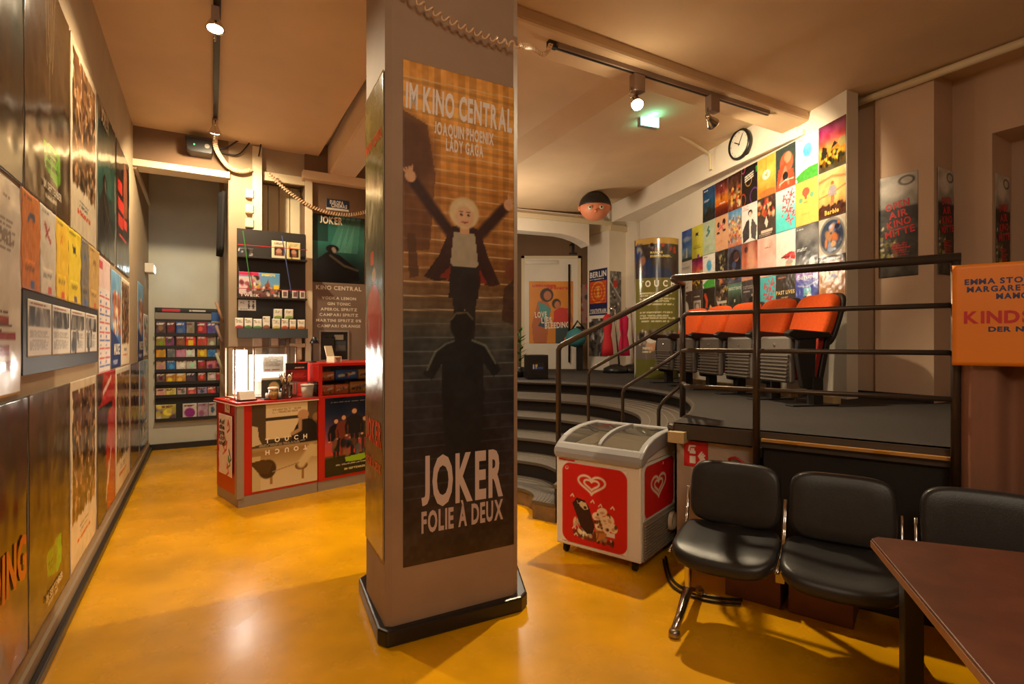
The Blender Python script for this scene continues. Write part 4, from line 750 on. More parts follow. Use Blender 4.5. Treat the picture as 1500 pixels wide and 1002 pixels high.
# ---------------- orange cinema seats ----------------
mat('orange_cloth', (226, 88, 20), .9, noise=.06, scale=60, bump=.15); mat('red_cloth', (150, 40, 22), .9); mat('seat_grey', (112, 106, 100), .4); mat('seat_black', (32, 30, 30), .5)
cs = thing('cinema_chair', None, 'seat', (2.40, 4.83, PZ), R(-80.2), 'orange seats along the poster wall')
MB().box(-.205, .205, -.03, .03, .19, .60).build('folded_pan', 'seat_grey', cs, bevel=.02, seg=3)
rg = MB()
for k in range(7): rg.box(-.195, .195, -.04-.0035*(7-k), -.03, .21+.032*k, .222+.032*k)
rg.box(-.202, .202, -.05, -.03, .425, .437).build('pan_rib', 'seat_grey', cs); MB().lathe([(.012, 0), (.012, .006), (.004, .01)], 12, Matrix.Translation((0, -.03, .52)) @ Matrix.Rotation(R(90), 4, 'X')).build('screw', 'chrome', cs)
MB().box(-.19, .19, .03, .11, .22, .57).build('seat_cushion', 'red_cloth', cs, bevel=.03, seg=3)
cush(.47, .46, .11, lambda x, y, h_: (x*(1-.12*max(0, y)), .30+.34*(y+.2)-h_, .765+y-.9*max(0, y-.14)**2), ex=4.).build('backrest', 'orange_cloth', cs, smooth=True)
cush(.48, .50, .05, lambda x, y, h_: (x*(1-.12*max(0, y)), .37+.34*(y+.2)-h_, .745+y), ex=4.5).build('back_shell', 'seat_black', cs, smooth=True)
MB().extrude_x([(.17, .26), (.22, .24), (.30, .60), (.24, .60)], -.225, .225).build('lower_back', 'red_cloth', cs, bevel=.01); MB().extrude_x([(.222, .20), (.27, .2), (.36, .60), (.303, .60)], -.235, .235).build('lower_shell', 'seat_black', cs, bevel=.01)
def side(x):
    MB().extrude_x([(.03, .16), (.15, .14), (.17, .60), (.0, .60), (-.02, .45)], x-.024, x+.024).build('side_panel', 'seat_black', cs, bevel=.01)
    MB().extrude_x([(-.10, .60), (-.11, .63), (-.06, .66), (.28, .635), (.33, .59), (-.02, .57)], x-.04, x+.04).build('armrest', 'black_plastic', cs, bevel=.012, seg=3)
    MB().box(x-.04, x+.04, .12, .22, .0, .25).build('pedestal', 'seat_black', cs, bevel=.006)
    MB().box(x-.05, x+.05, -.08, .36, 0, .014).build('foot_plate', 'seat_black', cs, bevel=.004)
side(.26)
base = copy_tree(cs); side(-.26)
lb = ['orange folding cinema seat, nearest of the row', 'orange folding cinema seat, second from the near end', 'orange folding cinema seat, middle one of the row', 'orange folding cinema seat, second from the far end', 'orange folding cinema seat beside the round olive display, farthest of the row']
RD = Vector((-.19, .982, 0))
for i in range(5):
    p = Vector((2.40, 4.83, PZ))+RD*.535*i
    o = cs if i == 4 else base if i == 0 else copy_tree(base); o.location = p
    o['label'] = lb[i]; o['category'] = 'seat'
for k in range(5):
    p = Vector((2.86-.1*k, 4.85+.53*k, PZ)); o = MB().box(-.12, .12, -.04, .04, 0, .06).build('wood_block', 'wood_pale', loc=p, rz=R(100), bevel=.004)
    tag(o, ['pale wooden block on the landing behind the nearest orange seat', 'pale wooden block behind the second orange seat', 'pale wooden block behind the middle orange seat', 'pale wooden block behind the fourth orange seat', 'pale wooden block behind the farthest orange seat'][k], 'block', 'wooden blocks behind the seats')
# ---------------- kiosk counter ----------------
CM = CNT.M()
ct = thing('sales_counter', 'red kiosk counter with film posters on its front and a grey plinth', 'counter', (-2.47, 4.81, 0), R(45))
mat('counter_red', (190, 30, 22), .35); mat('counter_grey', (150, 136, 122), .45); mat('counter_white', (236, 226, 212), .35)
MB().box(.004, .745, .004, .6, 0, .10).build('plinth', 'counter_grey', ct, bevel=.004)
MB().box(0, .745, 0, .6, .10, .925).build('body', 'counter_red', ct, bevel=.004)
MB().box(-.012, .05, -.012, .05, .08, .93).build('corner_strip', 'counter_grey', ct, bevel=.004)
MB().box(-.02, .75, -.02, .62, .925, .94).box(-.02, .75, -.02, .62, .94, .953).build('countertop', 'counter_red', ct, bevel=.004)
MB().box(-.024, .748, -.024, .624, .922, .930).build('edge_trim', 'counter_white', ct)
rc = thing('snack_cabinet', 'tall red cabinet with glass window full of snack boxes beside the counter', 'cabinet', CM @ Vector((.752, 0, 0)), R(45))
mb = MB().box(0, 1.1, 0, .6, .10, .955).box(0, 1.1, 0, .6, 1.255, 1.285).box(0, .045, 0, .6, .955, 1.255).box(1.055, 1.1, 0, .6, .955, 1.255).box(.045, 1.055, .57, .6, .955, 1.255)
mb.build('body', 'counter_red', rc, bevel=.003); MB().box(.045, 1.055, .02, .56, 1.10, 1.106).build('glass_shelf', 'clear_glass', rc); MB().box(.045, 1.055, .008, .014, .957, 1.253).build('front_glass', 'clear_glass', rc)
MB().box(0, 1.1, .01, .59, 0, .10).build('plinth', 'counter_grey', rc)
mat('snack_orange', (232, 110, 30), .5); mat('snack_blue', (40, 96, 176), .5); mat('snack_yellow', (214, 150, 60), .5)
sb = [(.06, .16, 1.106, .085, 'snack_orange', 'orange'), (.24, .24, 1.106, .10, 'snack_blue', 'blue'), (.50, .2, 1.106, .10, 'snack_yellow', 'amber'), (.06, .16, .956, .10, 'snack_orange', 'orange'), (.23, .15, .956, .10, 'snack_orange', 'orange'), (.40, .2, .956, .12, 'snack_yellow', 'amber'), (.62, .2, .956, .11, 'snack_yellow', 'amber')]
pos = ['at the left of the upper shelf', 'in the middle of the upper shelf', 'at the right of the upper shelf', 'leftmost on the lower shelf', 'second on the lower shelf', 'third on the lower shelf', 'rightmost on the lower shelf']
for (x, w, z, h, m, c), q in zip(sb, pos):
    t_ = thing('snack_box', f'{c} snack box {q} of the red cabinet', 'snack box', CM @ Vector((.752+x+w/2, .10, z)), R(45), 'snack boxes in the red cabinet')
    MB().box(-w/2, w/2, 0, .12, 0, h).build('carton', m, t_, bevel=.003)
    a = Art(w*.9, h*.8, {'orange': (236, 120, 40), 'blue': (44, 100, 186), 'amber': (220, 150, 60)}[c], .006); a.line([(.1, .35), (.9, .65)], .09, (240, 230, 214) if c != 'amber' else (96, 50, 30)); a.crowd(.1, .1, .9, .9, 6, [(226, 70, 30), (250, 200, 90), (60, 40, 40)], .06, int(x*100)); sheet('front_print', a, parent=t_, loc=(0, -.0005, h*.1))
def touch(a):
    a.grad([(0, (214, 196, 160)), (.2, (206, 184, 140)), (.44, (150, 116, 72)), (.495, (176, 150, 110)), (.5, (30, 26, 22)), (.56, (70, 58, 40)), (.8, (206, 186, 140)), (1, (196, 172, 122))])
    a.rect(0, .5, .2, 1, (80, 66, 46)); a.rect(.2, .58, .84, .98, (222, 202, 160)); a.rect(.2, .80, .84, .84, (60, 46, 34)); a.rect(.84, .56, 1, 1, (96, 76, 50)); a.lines(.3, .88, .8, .94, 2, (176, 150, 110))
    a.poly([(.6, .5), (.58, .6), (.72, .8), (.9, .78), (1, .7), (1, .5)], (34, 28, 26)); a.ell(.77, .84, .09, .06, (196, 150, 110)); a.line([(.6, .62), (.72, .66), (.72, .78)], .04, (180, 140, 104)); a.poly([(.0, .52), (.0, .76), (.08, .74), (.1, .6), (.14, .54)], (206, 186, 150)); a.ell(.98, .8, .06, .05, (150, 110, 76))
    a.rect(0, .0, .12, .4, (196, 176, 130)); a.rect(.26, .06, .3, .3, (150, 110, 60)); a.rect(.74, .06, .78, .3, (150, 110, 60)); a.ell(.22, .24, .13, .11, (60, 40, 28)); a.poly([(.0, .34), (.16, .36), (.3, .3), (.24, .18), (.1, .2), (.0, .3)], (76, 52, 36)); a.poly([(.8, .44), (1, .46), (1, .3), (.84, .32)], (206, 180, 130)); a.ell(.74, .22, .1, .05, (96, 60, 40)); a.line([(.74, .24), (.84, .34), (.9, .42)], .09, (206, 186, 140)); a.line([(.3, .2), (.7, .26)], .01, (150, 130, 100))
    for i, (u, v) in enumerate((('T', .22), ('O', .365), ('U', .51), ('C', .655), ('H', .8))): a.text(u, v, .545, .07, (240, 232, 220))
    for i, (u, v) in enumerate((('T', .22), ('O', .365), ('U', .51), ('C', .655), ('H', .8))): a.text(u, 1.02-v, .46, .07, (240, 232, 220), rot=PI)
    a.lines(.1, .505, .9, .53, 2, (180, 170, 150))
a = Art(.62, .80, res=.006); touch(a); tag(sheet('counter_poster', a, 'print_gloss', loc=CM @ Vector((.43, -.003, .12)), rz=R(45)), 'brown film poster with mirrored halves on the counter front', 'poster', 'posters on the kiosk front')
def band(a):
    a.grad([(0, (26, 26, 30)), (.2, (34, 34, 32)), (.24, (60, 66, 50)), (.27, (206, 70, 60)), (.4, (190, 76, 84)), (.6, (90, 66, 96)), (.8, (34, 44, 70)), (1, (22, 26, 40))]).noise(3, 6); a.poly([(0, 0), (0, .22), (.5, .26), (1, .24), (1, 0)], (30, 34, 30))
    for x, h, c, v in ((.2, .5, (34, 30, 36), .24), (.34, .52, (120, 60, 44), .26), (.74, .5, (70, 56, 40), .24), (.9, .5, (130, 84, 40), .24), (.54, .6, (44, 40, 44), .26)): a.person(x, v, h, c, (214, 170, 134), (70, 40, 30))
    a.crowd(.1, .24, .95, .42, 24, [(60, 70, 90), (90, 90, 96), (36, 34, 40), (120, 84, 60)], .06, 4); a.poly([(.36, .22), (.74, .24), (.76, .17), (.66, .15), (.38, .16)], (150, 196, 40)); a.lines(.2, .12, .9, .14, 1, (180, 180, 170)); a.lines(.1, .93, .9, .95, 1, (130, 130, 130)); a.text('IM SEPTEMBER', .55, .055, .035, (220, 210, 150), .4)
a = Art(.60, .80, res=.006); band(a); tag(sheet('counter_poster', a, 'print_gloss', loc=CM @ Vector((1.12, -.003, .13)), rz=R(45)), 'dark blue and red film poster with a group of figures under the snack window', 'poster', 'posters on the kiosk front')
CL = CNTL.M()
a = Art(.36, .56, (238, 226, 206), .006); g_ = np.random.default_rng(5)
for i, s_ in enumerate(('Auf', 'die', 'gute', 'Kultur', 'und')): a.text(s_, .28, .84-.09*i, .12, (40, 36, 40), .42)
for i, c in enumerate(((206, 60, 40), (40, 110, 100), (226, 160, 60), (50, 90, 160), (206, 60, 40), (80, 140, 60), (206, 60, 40), (226, 120, 50))):
    x, y = g_.uniform(.2, .85), g_.uniform(.1, .5) if i > 2 else g_.uniform(.6, .9); a.line([(x, y), (x+g_.uniform(-.15, .2), y+.08), (x+.12, y-.06), (x-.05, y-.12)], .035, c)
tag(sheet('culture_poster', a, loc=CL @ Vector((.33, -.016, .26)), rz=R(-45), curl=.006), 'white hand-painted poster with coloured strokes on the left side of the counter', 'poster')
a = Art(.14, .13, (230, 210, 180), .006); a.line([(.4, .3), (.3, .7), (.6, .6)], .05, (80, 60, 50)); a.lines(.5, .2, .9, .8, 4, (120, 90, 70)); tag(sheet('small_notice', a, loc=CL @ Vector((.34, -.004, .84)), rz=R(-45)), 'small cream notice above the hand-painted poster on the counter side', 'notice')
# things on the counter
def on(x, y, z=.953): return CM @ Vector((x, y, z))
dc = thing('display_case', 'glowing glass display case with metal frame on the left of the counter', 'display case', on(.04, .22), R(45))
mat('case_frame', (176, 136, 108), .3, .8); mat('case_light', (255, 246, 232), .5, emit=9.); mat('tray_white', (240, 236, 226), .4)
fr = MB()
for x in (.0, .17, .58):
    for y in (0, .26): fr.box(x, x+.012, y, y+.012, .0, .50)
for y in (0, .26): fr.box(.0, .592, y, y+.012, .49, .502).box(.0, .592, y, y+.012, 0, .02)
for x in (0, .58): fr.box(x, x+.012, .012, .26, .49, .502).box(x, x+.012, .012, .26, 0, .02)
fr.build('frame', 'case_frame', dc); MB().box(.014, .578, .014, .258, .0, .012).build('base', 'tray_white', dc)
lp = MB().box(.03, .15, .1, .14, .05, .47).build('light_panel', 'case_light', dc, bevel=.006)
MB().box(.19, .575, .003, .008, .02, .488).build('front_glass', 'clear_glass', dc); MB().box(.014, .578, .012, .26, .502, .507).build('top_glass', 'clear_glass', dc)
MB().box(.2, .57, .2, .21, .02, .42).build('back_panel', 'tray_white', dc); MB().box(.22, .57, .05, .24, .16, .166).build('shelf', 'tray_white', dc)
lamp('case_lamp', 'POINT', (.09, .07, .3), 7, (1, .93, .82), None, .05, parent=dc); lamp('case_lamp', 'POINT', (.36, .12, .44), 5, (1, .93, .82), None, .05, parent=dc)
a = Art(.2, .16, (244, 238, 224), .005); a.lines(.1, .35, .9, .9, 6, (190, 170, 140)); a.rect(.1, .12, .36, .18, (226, 90, 50)); a.rect(.45, .12, .8, .18, (226, 70, 60)); a.lines(.3, .9, .7, .97, 1, (206, 120, 50))
sheet('price_card', a, parent=dc, loc=(.37, .04, .25))
g = glass('cup_glass', (.96, .97, .97), .3)
def jar(x, y, r, h, lb, cat, name, content=None, z=.953):
    t_ = thing(name, lb, cat, on(x, y, z), R(45)); MB().lathe([(r*.92, 0), (r, .01), (r, h)], 20).build('glass_body', 'cup_glass', t_, smooth=True)
    if content: MB().lathe([(r*.85, .006), (r*.88, h*.75)], 16).build('contents', content, t_, smooth=True)
    return t_
j = jar(.33, .05, .045, .10, 'small glass jar with pale lid in front of the display case', 'jar', 'glass_jar', 'snack_yellow'); MB().lathe([(.047, .10), (.047, .115), (.03, .12)], 18).build('lid', 'white_plastic', j, smooth=True)
j = jar(.46, .075, .06, .13, 'glass of upright silver cutlery on the counter', 'cutlery', 'cutlery_glass')
for k in range(9):
    q = k*.7; d = Vector((math.cos(q)*.05, math.sin(q)*.05, 0)); b = Vector((-d.x*.3, -d.y*.3, .01)); e_ = b+Vector((d.x*1.5, d.y*1.5, .21+.015*(k%3)))
    MB().tube([b, b.lerp(e_, .75), b.lerp(e_, .85), e_], [.004, .005, .012, .004], 8).build('spoon', 'chrome', j, smooth=True)
a = Art(.26, .2, (60, 56, 44), .008); a.ell(.45, .5, .2, .3, (206, 170, 110)); a.ell(.6, .35, .16, .2, (226, 200, 150)); a.rect(0, .92, 1, 1, (220, 206, 180)); tag(sheet('menu_card', a, loc=on(.40, .185), rz=R(45), thick=.004), 'dark menu card with a cookie picture leaning before the display case', 'card')
t_ = thing('till_tray', 'flat white card reader stand at the left end of the counter', 'card reader', on(.03, .06), R(45)); MB().box(0, .16, 0, .12, 0, .015).build('base', 'black_plastic', t_, bevel=.003); MB().extrude_x([(.0, .015), (.1, .015), (.1, .09), (.05, .09)], .01, .15).build('display', 'white_plastic', t_, bevel=.003)
t_ = thing('tray', 'black tray on the counter in front of the display case', 'tray', on(.24, .03), R(45)); MB().box(0, .2, 0, .1, 0, .012).build('rim', 'black_plastic', t_, bevel=.003)
for k in range(3): tag(MB().lathe([(.02, 0), (.022, .03), (.02, .05)], 14).build('salt_pot', 'white_plastic', loc=on(.29+.055*k, .075, .966), smooth=True), ['small white pot on the black tray, left of three', 'small white pot on the black tray, middle of three', 'small white pot on the black tray, right of three'][k], 'pot', 'pots on the tray')
t_ = thing('leaflet_holder', 'clear acrylic leaflet holder with red and black leaflets on the counter', 'leaflet holder', on(.61, .13), R(45)); MB().box(-.12, .12, .06, .07, .14, .34).box(-.12, .12, 0, .006, .14, .16).build('stand', 'cup_glass', t_)
MB().box(-.12, .12, .0, .07, 0, .14).build('box', 'clear_glass', t_)
a = Art(.22, .19, (150, 24, 24), .006); a.rect(0, .62, 1, 1, (36, 28, 28)); a.rect(0, 0, .3, .6, (90, 24, 24)); a.lines(.4, .7, .9, .82, 1, (236, 150, 130)); a.lines(.35, .15, .95, .5, 4, (206, 60, 50)); sheet('leaflet', a, parent=t_, loc=(0, .05, .145))
t_ = thing('plastic_tub', 'white plastic tub inside a clear box on the counter', 'tub', on(.665, .055), R(45)); MB().lathe([(.05, 0), (.06, .11)], 20).build('tub', 'white_plastic', t_, smooth=True); MB().lathe([(.064, .11), (.064, .125), (.05, .128)], 20).build('lid', 'counter_white', t_, smooth=True)
MB().box(-.1, .08, -.07, -.066, 0, .15).box(.076, .08, -.066, .07, 0, .15).build('sneeze_guard', 'clear_glass', t_)
t_ = thing('phone_stand', 'pale chair-shaped phone stand on top of the red cabinet', 'stand', CM @ Vector((1.02, .2, 1.285)), R(60))
MB().box(-.05, .05, -.06, .06, .05, .062).box(-.05, -.042, -.06, .06, 0, .05).box(.042, .05, -.06, .06, 0, .05).build('seat', 'cream_plastic', t_, bevel=.003); MB().extrude_x([(.05, .06), (.062, .06), (.1, .17), (.088, .175)], -.05, .05).build('back', 'cream_plastic', t_, bevel=.003)
t_ = thing('desk_lamp', 'small black desk lamp on top of the red cabinet', 'lamp', CM @ Vector((.82, .3, 1.285)), R(45)); MB().lathe([(.05, 0), (.05, .012), (.01, .02)], 16).build('foot', 'black_plastic', t_, smooth=True); MB().tube([(0, 0, .01), (0, 0, .2), (.02, 0, .24)], .008, 8).build('arm', 'black_plastic', t_, smooth=True); MB().lathe([(.02, 0), (.05, -.07)], 16, Matrix.Translation((.03, 0, .27))).build('shade', 'black_plastic', t_, smooth=True)
# ---------------- black shelf unit over the counter ----------------
SH = Wall(*KIO.p(0, 0, .05).xy, 30); s0, s1 = SH.t(347), SH.t(447)
zs = {k: SH.z(397, k) for k in (339, 380, 437, 482, 491)}
su = thing('shelf_unit', 'black wall shelf unit behind the counter with postcards, boxes and a poster', 'shelf', SH.p((s0+s1)/2, 0), SH.a); w = (s1-s0)/2
mat('shelf_black', (44, 38, 34), .55)
MB().box(-w, w, -.01, .02, zs[491], zs[339]).build('back_panel', 'shelf_black', su)
for k in (380, 437): MB().box(-w, w, -.16, -.01, zs[k]-.02, zs[k]).build('shelf', 'shelf_black', su, bevel=.002)
MB().box(-w, w, -.20, -.01, zs[482]-.11, zs[482]).build('shelf', mat('shelf_slate', (60, 66, 66), .5), su, bevel=.003)
def shelf_sheet(x0, x1, y0, y1, name, lb, cat, bg, fn, group=None, off=.10, rest=None):
    P_ = Wall(*KIO.p(0, 0, .05+off).xy, 30); a0, a1 = P_.t(x0), P_.t(x1); z0 = rest if rest else P_.z((x0+x1)/2, y1); z1 = z0+(y1-y0)/782.*(P_.o.y+P_.d.y*(a0+a1)/2)
    a = Art(a1-a0, z1-z0, bg, .008); fn(a); return tag(sheet(name, a, loc=P_.p((a0+a1)/2, z0), rz=P_.a, thick=.004), lb, cat, group)
def cover(a): a.rect(.2, .16, .85, .66, (44, 30, 26)); a.ell(.5, .42, .2, .16, (190, 140, 110)); a.rect(.3, .2, .7, .34, (150, 90, 60)); a.lines(.2, .76, .9, .9, 2, (150, 140, 120))
shelf_sheet(398, 419, 355, 381, 'record_sleeve', 'cream record sleeve on the top shelf, left of the pair', 'record', (226, 210, 174), cover, 'record sleeves on the top shelf', rest=zs[380])
shelf_sheet(420, 440, 357, 382, 'record_sleeve', 'cream record sleeve on the top shelf, right of the pair', 'record', (222, 204, 140), cover, 'record sleeves on the top shelf', rest=zs[380])
shelf_sheet(349, 372, 366, 378, 'film_strip', 'row of small film cards at the left of the top shelf', 'cards', (60, 54, 56), lambda a: a.crowd(0, 0, 1, 1, 16, [(206, 196, 180), (60, 70, 90), (40, 36, 36), (130, 100, 80)], .09, 3), rest=zs[380])
def city(a):
    a.grad([(0, (110, 60, 60)), (.35, (150, 110, 90)), (.5, (120, 170, 206)), (1, (90, 160, 214))]); a.poly([(.66, .3), (.62, .5), (.68, .62), (.7, .78), (.72, .62), (.76, .5), (.74, .3)], (150, 84, 50)); a.crowd(.55, .05, 1, .38, 30, [(206, 90, 70), (60, 50, 56), (226, 214, 200)], .04, 4)
    a.rect(0, .12, .3, .8, (226, 206, 206)); a.crowd(.02, .2, .28, .7, 10, [(200, 90, 110), (150, 70, 80)], .05, 3); a.rect(.3, .3, .5, .9, (206, 110, 150)); a.crowd(.32, .3, .5, .86, 16, [(240, 190, 50), (40, 34, 34), (240, 236, 226)], .05, 5)
    a.rect(0, .86, .48, 1, (216, 40, 90)); a.lines(.54, .86, .94, .97, 1, (246, 220, 50)); a.rect(.84, .34, .97, .52, (246, 214, 60)); a.rect(0, 0, .52, .14, (120, 30, 40)); a.text('TWEEK', .26, .02, .07, (246, 236, 226), .46)
shelf_sheet(350, 410, 397, 433, 'city_poster', 'colourful city poster on the middle shelf behind the counter', 'poster', (200, 200, 200), city, rest=zs[437])
for i, (x0, x1) in enumerate(((413, 422), (428, 437), (439, 447))): shelf_sheet(x0, x1, 424, 436, 'picture_card', ['small framed picture card on the middle shelf, left of three', 'small framed picture card on the middle shelf, centre of three', 'small framed picture card on the middle shelf, right of three'][i], 'card', (226, 218, 204), lambda a: a.rect(.25, .2, .75, .75, (130, 90, 90)), 'picture cards on the middle shelf', rest=zs[437])
def wc(a):
    a.text('WC', .22, .62, .14, (70, 66, 66), .26, bold=0)
    for x in (.6, .84): a.ell(x, .82, .05, .09, (60, 56, 56)); a.poly([(x-.08, .35), (x, .74), (x+.08, .35)], (60, 56, 56)); a.line([(x, .6), (x, .2)], .05, (60, 56, 56))
    a.lines(.1, .08, .6, .16, 1, (120, 116, 110))
shelf_sheet(349, 375, 439, 455, 'toilet_sign', 'white WC sign with two figures on the shelf back', 'sign', (236, 232, 224), wc, off=.02)
ac = [(186, 60, 70), (70, 130, 60), (90, 140, 70), (150, 90, 50), (206, 190, 90), (190, 80, 40), (214, 130, 40), (206, 120, 40), (130, 170, 60), (140, 180, 70)]
names = ['pink', 'dark green', 'green', 'brown', 'lime', 'red', 'orange', 'amber', 'olive', 'leaf green']
bxs = [(344, 357, 459, 474), (358, 370, 459, 474), (371, 384, 460, 474), (385, 396, 456, 474), (399, 411, 460, 475), (412, 423, 460, 475), (424, 434, 461, 475), (436, 447, 461, 475), (401, 414, 445, 459), (417, 430, 445, 459)]
P_ = Wall(*KIO.p(0, 0, .05+.16).xy, 30)
for i, (x0, x1, y0, y1) in enumerate(bxs):
    a0, a1 = P_.t(x0), P_.t(x1); top = i > 7; h = (y1-y0)/782.*6.3; z = zs[482]+(.122 if top else 0)
    t_ = thing('tea_box', f'white carton with {names[i]} base, '+(['leftmost in the row', 'second in the row', 'third in the row', 'tall one standing alone', 'left of the right-hand four', 'second of the right-hand four', 'third of the right-hand four', 'rightmost in the row', 'left one of the stacked pair', 'right one of the stacked pair'][i])+' on the lower shelf', 'carton', P_.p((a0+a1)/2, z), P_.a, 'cartons on the lower shelf')
    MB().box(-(a1-a0)/2+.003, (a1-a0)/2-.003, .0, .09, 0, h).build('carton', 'counter_white', t_, bevel=.002)
    a = Art((a1-a0)*.92, h*.97, (240, 232, 212), .008); a.ell(.5, .0, .6, .3, ac[i]); a.lines(.15, .55, .85, .85, 3, (190, 180, 150)); a.rect(.1, .8, .3, .92, ac[i]); sheet('front_print', a, parent=t_, loc=(0, -.0005, 0))
for x0, y0, x1, y1, c, lb in ((356, 338, 368, 425, (60, 130, 60), 'green cord hanging across the shelf unit'), (413, 345, 427, 430, (70, 90, 140), 'blue cord hanging across the shelf unit')):
    P2 = Wall(*KIO.p(0, 0, .05+.175).xy, 30); o = MB().tube([P2.p(P2.t(x0), P2.z(x0, y0)), P2.p(P2.t((x0*.5+x1*.5)), P2.z(x0, (y0+y1)/2)), P2.p(P2.t(x1), P2.z(x1, y1))], .006, 6).build('hanging_cord', mat('cord_'+str(c[0]), c, .5)); tag(o, lb, 'cord', 'cords on the shelf unit')
for y, z in ((366, zs[380]+.12), (424, zs[437]+.09)):
    o = MB().tube([SH.p(s0, z, .17), SH.p(s1, z, .17)], .004, 6).build('retaining_cord', mat('cord_red', (196, 30, 40), .5)); tag(o, 'red retaining cord along the top shelf' if y == 366 else 'red retaining cord along the middle shelf', 'cord', 'retaining cords')
# papers below the shelf
g = np.random.default_rng(3)
for i, (x0, x1, y0, y1) in enumerate(((372, 384, 490, 507), (397, 408, 492, 506), (410, 419, 497, 506), (433, 442, 492, 527), (424, 447, 503, 509))):
    shelf_sheet(x0, x1, y0, y1, 'pinned_paper', ['pale paper pinned below the shelf, leftmost', 'pale paper pinned below the shelf, second from left', 'small dark paper pinned below the shelf in the middle', 'tall pale paper pinned below the shelf at right', 'wide pale strip crossing the tall paper below the shelf'][i], 'paper', (206, 176, 140) if i != 2 else (90, 70, 60), lambda a: a.noise(3, 10), 'papers pinned under the shelf', off=.004+.006*i)
# ---------------- menu panel ----------------
def teal2(a):
    teal_beam(a)
KT = KIO.t
a = Art(KT(534)-KT(456.5), KIO.z(495, 317)-KIO.z(495, 415), res=.008); teal_beam(a); tag(sheet('film_poster', a, 'print_gloss', loc=KIO.p((KT(534)+KT(456.5))/2, KIO.z(495, 415)+.005, .004), rz=KIO.a), 'dark teal poster with light beams above the drinks menu', 'poster')
zt = KIO.z(495, 415); zb = 1.05
a = Art(KT(536)-KT(455), zt-zb, (126, 106, 90), .012); a.noise(4, 6)
zz = lambda y: (KIO.z(495, y)-zb)/(zt-zb); CR = (226, 216, 196)
a.text('KINO CENTRAL', .5, zz(425), .075, CR, .82)
for s_, y, ww in (('VODKA LEMON', 439, .62), ('GIN TONIC', 447.3, .42), ('APEROL SPRITZ', 455.3, .66), ('CAMPARI SPRITZ', 463.3, .70), ('MARTINI SPRITZ 0%', 471.6, .82), ('CAMPARI ORANGE', 479.6, .78)): a.text(s_, .5, zz(y), .052, CR, ww)
tag(sheet('menu_board', a, 'print_matt', loc=KIO.p((KT(536)+KT(455))/2, zb, .004), rz=KIO.a, thick=.006), 'tall brown board listing drinks in cream letters', 'menu')
hw = thing('service_hatch', 'dark framed hatch window in the drinks menu board', 'hatch', KIO.p((KT(467)+KT(511))/2, KIO.z(489, 529), .012), KIO.a); w_ = (KT(511)-KT(467))/2; h_ = KIO.z(489, 484)-KIO.z(489, 529)
MB().box(-w_, w_, -.015, 0, 0, .02).box(-w_, w_, -.015, 0, h_-.02, h_).box(-w_, -w_+.02, -.015, 0, .02, h_-.02).box(w_-.02, w_, -.015, 0, .02, h_-.02).build('frame', 'counter_grey', hw)
a = Art(2*w_-.04, h_-.04, (44, 42, 40), .008); a.rect(.55, .3, .95, .66, (70, 76, 84)); a.rect(.58, .35, .92, .5, (96, 90, 80)); a.rect(.5, .72, .85, .9, (150, 140, 120)); a.crowd(.0, .4, .45, .75, 8, [(24, 22, 22), (60, 58, 54)], .1, 4); sheet('pane', a, 'print_gloss', parent=hw, loc=(0, -.003, .02))
MB().tube([(-w_*.55, -.04, .0), (-w_*.55, -.04, h_*.6)], .012, 8).box(-w_*.8, -w_*.1, -.07, -.02, h_*.5, h_*.75).build('camera_stand', 'black_plastic', hw)
a = Art(KT(511)-KT(478), .14, (30, 40, 66), .006); a.rect(0, 0, 1, .2, (222, 214, 200)); a.text('EUROPA', .45, .58, .16, (226, 220, 214), .6); a.text('CINEMAS', .56, .28, .16, (226, 220, 214), .7); tag(sheet('cinema_sign', a, loc=KIO.p((KT(511)+KT(478))/2, KIO.z(495, 309), .004), rz=KIO.a, thick=.006), 'small navy sign above the drinks menu', 'sign')
